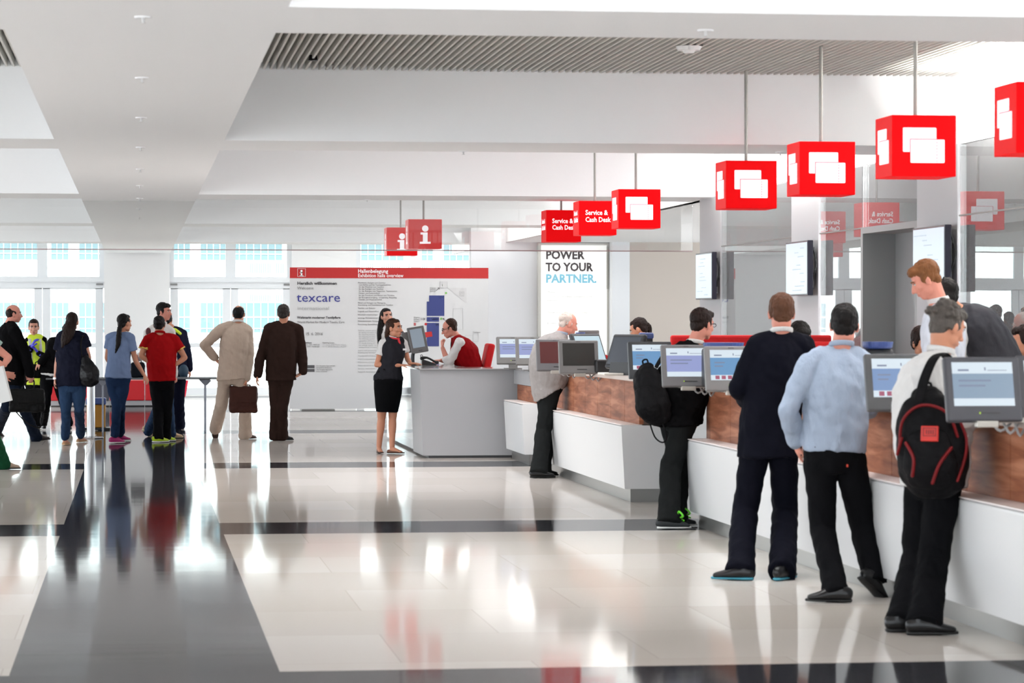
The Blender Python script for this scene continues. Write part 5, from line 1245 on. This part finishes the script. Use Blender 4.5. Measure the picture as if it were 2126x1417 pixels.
G = human('person with black spiky hair in a grey waistcoat bending behind the ticket desk', 19.6, -62,
    (1962, 618, 0, -20, 24, 10), (1992, 648), (2040, 690), (2085, 770),
    [(1, (1990, 745, -.12), (1968, 775, -.25), {'sh': (1990, 680, -.12)}), (-1, (2000, 740, .2), (1975, 770, .2), {'sh': (2012, 655, .16)})],
    [(1, (2072, 900, -.1), W(5.85, 19.5, 0), -70, {}), (-1, (2082, 900, .1), W(5.95, 19.8, 0), -60, {})],
    [dict(n='shirt', m=WHT, off=.008, hem=.0, sleeve='long'), dict(n='waistcoat', m=cloth('waistcoat_grey', 74, 74, 80, .7, .4), off=.034, hem=.05, sleeve='none', ease=.02)],
    ('suit', BLKTR), ('dress', SH_BLK, SOLE_BLK), ('spiky', H_BLACK), SKINT, voxel=.0075)

# ---- information desk
G = human('person in black waistcoat, red neck scarf and black skirt at the information desk', 35.2, 140,
    (819, 681, 0, 127, 0, 0), (819, 703), (816, 730), (807, 785),
    [(1, (782, 757, -.04), (829, 758, -.10), {'sh': (796, 714), 'dir': (95, 2), 'curl': 8, 'spread': 9, 'palm': (0, 0, -1)}), (-1, (846, 745, .1), (852, 754, -.02), {'sh': (837, 713, .08), 'dir': (110, 0), 'curl': 12, 'palm': (0, 0, -1)})],
    [(1, (792, 868, 0), (787, 940), 175, {}), (-1, (815, 868, 0), (814, 941), 128, {})],
    [dict(n='blouse', m=WHT, off=.008, hem=-.02, sleeve='short', flare=0, collar=WHT), dict(n='waistcoat', m=VEST, off=.018, hem=-.02, sleeve='none', flare=.0, ease=.004)],
    ('skirt', BLKTR, 0, .50), ('flat', mat('flat_shoe_brown', rgb(112, 66, 46), .5), mat('flat_sole_brown', rgb(70, 44, 34), .6)), ('pony', H_BROWN, [(806, 678, .02), (804, 694, .04), (803, 712, .06)], [.03, .035, .015]), SKINT, sex='f', face=True, voxel=.006, hipk=1.14)
S = G['S']; q = NB(); N_ = G['N']; pts = [N_ + G['r'] * .056 * math.cos(a) + G['f'] * .058 * math.sin(a) + UP * (.012 - .014 * math.sin(a)) for a in [2 * PI * k / 16 for k in range(17)]]
tube(q, pts, [.012], sub=1); kp = N_ + G['f'] * .066; tube(q, [kp, kp + G['f'] * .015 - UP * .06, kp + G['r'] * .02 - UP * .10], [.012, .02, .012]); obj('neck_scarf', q, mat('scarf_red', rgb(196, 24, 40), .6), G['o'], smooth=True)
q = NB(); p = G['C'] + G['f'] * .142 + G['r'] * -.06 + UP * .03; M = Matrix.Translation(p) @ Matrix.Rotation(-math.radians(140), 4, 'Z'); box(q, -.03, .03, -.004, .004, -.012, .012, M=M); obj('name_badge', q, INKW, G['o'])
q = NB(); p = G['H'].lerp(G['C'], .45)
G = human('person with long dark hair in a white blouse behind the woman with the red scarf', 39.9, 150,
    (803, 657, 0, 165, -4, 4), (806, 678), (812, 702), (816, 762),
    [(1, (790, 730, -.02), (800, 760, -.08), {'sh': (790, 690)}), (-1, (838, 722, .02), (832, 752, -.08), {'sh': (832, 692)})],
    [(1, (813, 835, 0), (814, 906), 175, {}), (-1, (820, 835, 0), (822, 905), 150, {})],
    [dict(n='blouse', m=WHT, off=.012, hem=.05, collar=WHT)],
    ('slim', BLKTR), ('flat', SH_BLK, SOLE_BLK), ('long', H_BLACK, [(796, 650, .05), (792, 672, .0), (789, 692, -.05), (787, 712, -.06)], [(.05, .04), (.05, .045), (.045, .04), (.02, .02)]), SKIN, sex='f', face=True, voxel=.007)
ch_ = at(836, 700, 39.75)
q = NB(); tube(q, [at(832, 686, 39.8), at(842, 702, 39.78), at(848, 722, 39.8)], [(.03, .02), (.05, .03), (.03, .02)]); obj('shawl', q, cloth('grey_scarf', 84, 86, 92), G['o'], smooth=True)
# seated clerk with a red waistcoat
d = 37.5
G = human('person with glasses in a red waistcoat sitting at the information desk', d, -84,
    (933, 682, 0, -88, 18, 0), (949, 701), (962, 728), (980, 768),
    [(1, (931, 755, -.12), (919, 722, -.10), {'sh': (955, 713, -.15), 'curl': 75, 'dir': (-60, 80), 'palm': (.2, 0, -.2)}), (-1, (936, 750, .2), (917, 748, .1), {'sh': (955, 711, .15), 'curl': 50, 'dir': (-90, 0), 'palm': (0, 0, -1)})],
    [(1, (945, 772, -.12), W(3.95 + .22, 37.35, .25), -88, {}), (-1, (945, 772, .12), W(3.95 + .22, 37.65, .25), -88, {})],
    [dict(n='shirt', m=WHT, off=.016, hem=.03, sleeve='roll', ease=.012, collar=WHT, disp=[(.09, .026), (.035, .008)]), dict(n='waistcoat', m=VESTR, off=.028, hem=.04, sleeve='none', ease=.015)],
    ('suit', BLKTR), ('dress', SH_BLK, SOLE_BLK), ('receding', H_BROWN), SKINP, fat=1.1, face=True, voxel=.0065, brow=H_BROWN)
glasses(G); tie(G, BLACKC)

# ---- left: visitors
G = human('person in a beige linen suit walking away with a brown briefcase', 39.3, 14,
    (496, 652, 0, 12, 6, 0), (494, 670), (488, 705), (481, 778),
    [(-1, (424, 716, .03), (446, 742, .10), {'sh': (459, 684), 'curl': 20}), (1, (519, 738, .0), (512, 786, -.04), {'sh': (513, 686), 'curl': 70, 'palm': (-1, 0, .2)})],
    [(-1, (460, 838, .1), (447, 909), 12, {'pitch': 62, 'lift': .095}), (1, (509, 836, 0), (507, 911), 60, {})],
    [dict(n='shirt', m=WHT, off=.004, hem=.0, collar=WHT), dict(n='jacket', m=BEIGE, off=.022, hem=.06, flare=.024, ease=.022, cuff=BEIGE)],
    ('suit', BEIGE), ('dress', SH_BRN, mat('sole_brown', rgb(66, 44, 34), .6)), ('crown', H_BLACK), SKINT, voxel=.008)
def briefcase(c, wd, hgt, dp, m, label, hand_=None, strap=None, yaw=0, nm='briefcase'):
    e = empty(nm, c - UP * hgt / 2, label, 'bag')
    M = Matrix.Translation(c) @ Matrix.Rotation(math.radians(yaw), 4, 'Z')
    q = NB(); box(q, -wd / 2, wd / 2, -dp / 2, dp / 2, -hgt / 2, hgt / 2, .03, 3, M=M)
    finish(remesh(q, .010, 3, disp=[(.09, .03)]), 'bag_body', m, e, smooth=True)
    q = NB(); box(q, -wd * .47, wd * .47, -dp / 2 - .012, -dp / 2 + .02, -hgt * .12, hgt * .48, .01, 2, M=M); obj('flap', q, m, e)
    q = NB()
    for s in (-1, 1): box(q, s * wd * .25 - .012, s * wd * .25 + .012, -dp / 2 - .018, -dp / 2 - .008, -hgt * .22, hgt * .1, M=M)
    obj('buckle_strap', q, m, e)
    if hand_ is not None:
        q = NB(); t = M @ Vector((0, 0, hgt / 2)); tube(q, [t + Vector((-.08, 0, -.01)), hand_ + Vector((-.045, 0, .0)), hand_ + Vector((.045, 0, .0)), t + Vector((.08, 0, -.01))], [.009], sub=5); obj('handle', q, m, e, smooth=True)
    if strap:
        q = NB(); tube(q, strap, [.008], sub=5); obj('carry_strap', q, m, e, smooth=True)
    return e
LEATH = mat('brown_leather', rgb(62, 32, 24), .55, spec=.15, bump=(20, .4), var=(8, .3)); BLEATH = mat('black_leather', rgb(12, 11, 11), .55, spec=.12, bump=(20, .4))
p = at(505, 829, 39.25); hnd = G['A'][1][3] - UP * .085
briefcase(p, .38, .36, .12, LEATH, 'brown leather briefcase in the hand of the man in the beige suit', hand_=hnd)
G = human('person in a dark brown suit walking away beside the beige suit', 38.9, 6,
    (589, 651, 0, 14, 4, 0), (589, 669), (586, 705), (583, 778),
    [(-1, (541, 738, .0), (535, 778, -.04), {'sh': (559, 684), 'curl': 30}), (1, (627, 734, .0), (629, 771, -.04), {'sh': (618, 686), 'curl': 25, 'dir': (-60, -35)})],
    [(-1, (574, 845, 0), (572, 914), 10, {}), (1, (585, 845, -.04), (582, 914), 70, {})],
    [dict(n='shirt', m=WHT, off=.003, hem=.0), dict(n='jacket', m=BROWN, off=.024, hem=.07, flare=.026, ease=.026, pad=.01)],
    ('suit', BROWN), ('dress', SH_BLK, SOLE_BLK), ('short', H_DGREY), SKINT, fat=1.05, voxel=.008)
q = NB(); M = Matrix.Translation(at(622, 780, 38.8)) @ Matrix.Rotation(.5, 4, 'Y'); box(q, -.05, .03, -.02, .02, -.002, .0, M=M); tag(obj('paper_slip', q, mat('paper', rgb(222, 218, 210), .7), loc=at(622, 780, 38.8)), 'small white paper slip in the right hand of the man in brown', 'paper')
# boy in red
G = human('person in a red polo shirt with hands on hips and yellow-green trainers', 38.8, 8,
    (331, 674, 0, 12, 0, 0), (333, 693), (334, 722), (336, 788),
    [(-1, (293, 738, -.04), (311, 752, -.04), {'sh': (306, 705), 'curl': 30, 'dir': (70, -30)}), (1, (384, 742, .0), (364, 757, -.04), {'sh': (362, 705), 'curl': 30, 'dir': (-80, -35)})],
    [(-1, (328, 845, .02), (326, 918), 62, {}), (1, (347, 843, .05), (342, 916), 52, {})],
    [dict(n='polo_shirt', m=REDC, off=.018, hem=.0, sleeve='short', flare=.018, ease=.024, collar=REDC, cuff=mat('cuff_yellow', rgb(226, 190, 90), .8))],
    ('jeans', BLKTR), ('lace2', mat('trainer_neon', rgb(170, 196, 20), .5), SOLE_WH), ('short', H_BLACK), SKINT, sc=.95, fat=1.1)
G = human('person with a dark ponytail, light blue top and skinny blue jeans, pink trainers', 38.2, 32,
    (259, 670, 0, 48, 2, 0), (252, 692), (248, 722), (245, 782),
    [(-1, (222, 742, .06), (228, 755, .2), {'sh': (229, 702, .05)}), (1, (281, 748, -.04), (299, 778, -.02), {'sh': (270, 702, -.06), 'curl': 25})],
    [(-1, (243, 840, .02), (236, 920), 58, {}), (1, (250, 838, .06), (248, 915), 62, {})],
    [dict(n='top', m=SKYC, off=.016, hem=.0, sleeve='short', flare=.01, ease=.022)],
    ('slim', DENIM), ('trainer', mat('trainer_magenta', rgb(160, 24, 96), .5), SOLE_WH), ('pony', H_BLACK, [(250, 668, -.05), (247, 692, -.12), (245, 715, -.13), (240, 732, -.12)], [.024, .034, .03, .010], mat('tie_red', rgb(190, 40, 60), .6)), SKINT, sex='f', sc=1.0, face=False)
G = human('person with long dark hair, loose navy top and jeans, shiny black handbag', 37.6, 10,
    (150, 668, 0, 8, 8, 0), (149, 690), (149, 722), (150, 792),
    [(-1, (119, 748, .0), (115, 785, -.03), {'sh': (127, 702), 'curl': 25}), (1, (184, 738, .0), (186, 768, .1), {'sh': (172, 702), 'curl': 40})],
    [(-1, (137, 850, 0), (135, 924), 18, {}), (1, (164, 848, 0), (166, 918), 32, {})],
    [dict(n='top', m=NAVYT, off=.024, hem=.05, sleeve='short', flare=.022, ease=.05, disp=[(.11, .03), (.035, .008)])],
    ('slim', MDENIM), ('flat', mat('shoe_tan', rgb(176, 132, 92), .5), mat('sole_tan', rgb(200, 170, 140), .6)), ('long', H_DBROWN, [(148, 668, -.06), (143, 688, -.10), (136, 705, -.12), (130, 720, -.12)], [(.075, .04), (.08, .05), (.065, .045), (.02, .02)]), SKIN, sex='f', sc=1.02, fat=1.15)
q = NB(); c = G['A'][0][3]; tube(q, [c - UP * .012, c + UP * .012], [.032], flat=True, seg=16); obj('bracelet', q, CHROME, G['o'])
p = at(183, 770, 37.45)
hb = empty('handbag', p - UP * .2, 'shiny black slouchy handbag hanging from the shoulder of the woman in the navy top', 'bag')
q = NB(); tube(q, [at(187, 792, 37.45), at(184, 772, 37.45), at(176, 742, 37.45)], [(.12, .07), (.13, .08), (.05, .03)], lat=(1, 0, 0)); finish(remesh(q, .008, 3, disp=[(.08, .02)]), 'bag_body', mat('patent_black', rgb(12, 11, 15), .3, spec=.25, bump=(12, .5)), hb, smooth=True)
q = NB(); tube(q, [at(170, 745, 37.45), at(168, 715, 37.45), at(172, 697, 37.5), at(178, 715, 37.6), at(184, 745, 37.55)], [.010], sub=5); obj('shoulder_strap', q, BLEATH, hb, smooth=True)
G = human('balding person in a black jacket and dark jeans walking right past the hi-vis woman', 38.6, 72,
    (29, 651, 0, 84, 4, 0), (20, 670), (18, 705), (26, 782),
    [(1, (54, 735, -.16), (63, 776, -.14), {'sh': (30, 688, -.17), 'curl': 60}), (-1, (30, 735, .2), (48, 770, .25), {'sh': (22, 686, .17)})],
    [(1, (48, 845, .0), (74, 916), 80, {'pitch': -6}), (-1, (14, 845, .1), (-8, 905), 80, {'pitch': 35, 'lift': .05})],
    [dict(n='shirt', m=WHT, off=.003, hem=.0), dict(n='jacket', m=BLACKC, off=.03, hem=.10, flare=.03, ease=.03)],
    ('jeans', DDENIM), ('dress', mat('shoe_dark_brown', rgb(38, 26, 24), .4), SOLE_BLK), ('bald', H_DBROWN), SKINP, fat=1.1, face=True, voxel=.008)
p = at(56, 831, 38.2)
briefcase(p, .46, .30, .14, BLEATH, 'black travel bag with a dangling strap carried by the balding man', hand_=G['A'][0][3] - UP * .09, strap=[at(26, 845, 38.2), at(40, 862, 38.1), at(60, 880, 38.15), at(84, 886, 38.2), at(92, 858, 38.2)], nm='travel_bag')
# hi-vis guard facing the camera
HIVIS = mat('hi_vis_yellow', rgb(206, 226, 50), .6, bump=(20, .2)); REFL = mat('reflective_tape', rgb(196, 198, 196), .4)
G = human('person in a yellow hi-vis vest and blue gloves facing the camera', 43.8, 178,
    (70, 679, 0, 178, 8, 0), (72, 699), (74, 725), (76, 790),
    [(1, (56, 735, -.05), (64, 722, -.22), {'sh': (59, 707), 'dir': (120, 60)}), (-1, (98, 742, -.05), (80, 733, -.22), {'sh': (89, 707), 'dir': (-70, 50)})],
    [(1, (72, 838, 0), (70, 888), 178, {}), (-1, (82, 838, 0), (83, 888), 178, {})],
    [dict(n='shirt', m=BLACKC, off=.012, hem=.05), dict(n='hi_vis_vest', m=HIVIS, off=.028, hem=.06, sleeve='none', ease=.02)],
    ('jeans', BLKTR), ('dress', SH_BLK, SOLE_BLK), ('bun', H_DBROWN), SKIN, sex='f', face=True)
q = NB()
for s in (-1, 1): tube(q, [G['N'] + G['r'] * s * .075 + G['f'] * .07 - UP * .03, G['C'] + G['r'] * s * .075 + G['f'] * .148, G['H'].lerp(G['C'], .4) + G['r'] * s * .07 + G['f'] * .135], [(.022, .006)], lat=(1, 0, 0), sub=3)
w_ = G['H'].lerp(G['C'], .5); tube(q, [w_ - UP * .0, w_ + UP * .045], [(.157, .13)], lat=(1, 0, 0), flat=True, seg=24); obj('reflective_band', q, REFL, G['o'], smooth=True)
for side, sh, el, wr, o in G['A']:
    q = NB(); hdv = o['dir']; v = vdir(hdv[0]) * math.cos(math.radians(hdv[1])) + UP * math.sin(math.radians(hdv[1])); hand(q, wr, v, -G['r'] * side, side, 25, 1.18)
    obj('glove', q, mat('glove_blue', rgb(66, 60, 190), .5), G['o'], smooth=True)
# leaning person behind the navy top
human('person in black leaning over the table, mostly behind the woman in navy', 42.5, -20,
    (140, 690, 0, -20, 20, 0), (128, 703), (118, 722), (108, 778),
    [(-1, (98, 738, -.1), (84, 752, -.1), {'sh': (112, 712)}), (1, (140, 745, .0), (142, 770, .1), {'sh': (142, 715)})],
    [(-1, (96, 835, 0), (91, 892), -10, {}), (1, (132, 838, 0), (144, 894), 0, {})],
    [dict(n='shirt', m=WHT, off=.016, hem=.0, sleeve='none', flare=.015), dict(n='top', m=BLACKC, off=.022, hem=-.12, flare=.0)],
    ('slim', BLKTR), ('dress', SH_BLK, SOLE_WH), ('short', H_BLACK), SKIN, sex='f')
# man in white shirt, then guard in navy
G = human('tall person with black hair and white shirt behind the boy in red', 39.7, 60,
    (341, 647, 0, 118, 2, 0), (335, 672), (331, 705), (335, 778),
    [(-1, (305, 732, .12), (288, 742, -.1), {'sh': (309, 692, .02)}), (1, (358, 740, -.1), (362, 778, -.08), {'sh': (354, 690, -.05), 'curl': 70})],
    [(-1, (330, 845, .1), (306, 906), 40, {'pitch': 30, 'lift': .04}), (1, (350, 845, .05), (352, 909), 80, {})],
    [dict(n='shirt', m=cloth('ivory_shirt', 222, 218, 214), off=.02, hem=.02, ease=.02, collar=WHT)],
    ('jeans', MDENIM), ('dress', mat('shoe_sand', rgb(176, 150, 116), .5), mat('sole_sand', rgb(206, 190, 160), .6)), ('short', H_BLACK), SKINP, face=True)
q = NB(); p = at(308, 688, 39.52); ell(q, p, (.035, .01, .055)); q2 = obj('shoulder_patch', q, mat('patch_dark_red', rgb(96, 52, 58), .8), G['o'], smooth=True)
G = human('person in a navy guard jacket with a yellow shoulder yoke behind the boy', 43.2, 20,
    (346, 664, 0, 10, 5, 0), (354, 680), (358, 708), (362, 774),
    [(1, (389, 735, .0), (393, 765, .02), {'sh': (378, 694)}), (-1, (336, 735, .0), (336, 765, .0), {'sh': (336, 694)})],
    [(-1, (361, 835, .03), (360, 889), 12, {}), (1, (371, 835, 0), (372, 890), 15, {})],
    [dict(n='jacket', m=cloth('guard_navy', 34, 36, 58), off=.024, hem=.05, flare=.01, ease=.02)],
    ('suit', cloth('guard_trousers', 24, 26, 46)), ('dress', SH_BLK, SOLE_BLK), ('short', H_BLACK), SKINT)
q = NB(); tube(q, [at(354, 682, 43.0), at(364, 684, 43.0), at(374, 692, 43.0)], [(.022, .05)], lat=(0, 0, 1), sub=2); so = obj('hi_vis_yoke', q, HIVIS, G['o'], smooth=True)
q = NB(); ell(q, at(381, 770, 43.0), (.075, .05, .10)); tag(obj('hip_bag', q, mat('teal_bag', rgb(36, 62, 82), .6), loc=at(381, 770, 43.0), smooth=True), 'small teal blue hip bag beside the guard in the navy jacket', 'bag')
# bags on the table
for (a, b, yt, t_, m_) in ((66, 95, 757, 'black open case on the table in front of the hi-vis woman', BLACKC), (272, 300, 752, 'dark backpack on the table between the ponytail and the boy', cloth('dark_bag', 34, 36, 44))):
    p0, p1 = at(a, 784, 42.55), at(b, yt, 42.55)
    e = empty('bag', ((p0.x + p1.x) / 2, 42.6, zt2), t_, 'bag')
    q = NB(); box(q, p0.x, p1.x, 42.4, 42.7, zt2 + .002, p1.z, .03, 3); finish(remesh(q, .012, 2, disp=[(.08, .03)]), 'bag_body', m_, e, smooth=True)
    q = NB(); cx = (p0.x + p1.x) / 2; tube(q, [(cx - .05, 42.5, p1.z - .02), (cx - .04, 42.5, p1.z + .04), (cx + .04, 42.5, p1.z + .04), (cx + .05, 42.5, p1.z - .02)], [.008], sub=4); obj('handle', q, BLEATH, e, smooth=True)
# person cut by the left edge
G = human('person in plaid shirt and green trousers cut by the left edge', 31.4, 78,
    (-62, 652, 0, 80, 5, 0), (-64, 678), (-58, 715), (-46, 800),
    [(1, (18, 742, -.15), (8, 757, -.25), {'sh': (-34, 702, -.16), 'curl': 50, 'dir': (-120, 0)}), (-1, (-20, 770, .2), (5, 775, .2), {'sh': (-46, 700, .16)})],
    [(1, (-20, 885, -.05), (6, 974), 85, {}), (-1, (-45, 885, .1), (-70, 965), 85, {'pitch': 25, 'lift': .05})],
    [dict(n='shirt', m=mat('plaid_teal', rgb(140, 166, 158), .8, var=(7, .35)), off=.03, hem=.05, sleeve='short', ease=.03)],
    ('jeans', cloth('green_trousers', 34, 92, 62)), ('dress', mat('shoe_beige', rgb(150, 128, 110), .5), SOLE_BLK), ('short', H_GREY), SKINP, fat=1.1)
q = NB(); M = Matrix.Translation(at(3, 798, 31.0)) @ Matrix.Rotation(math.radians(-14), 4, 'Y') @ Matrix.Rotation(math.radians(-25), 4, 'Z'); box(q, -.12, .075, -.02, .02, -.19, .19, .004, 1, M=M)
tag(obj('document_folder', q, mat('folder_white', rgb(205, 205, 203), .5), loc=at(3, 798, 31.0)), 'white folder held by the person cut off at the left edge', 'folder')
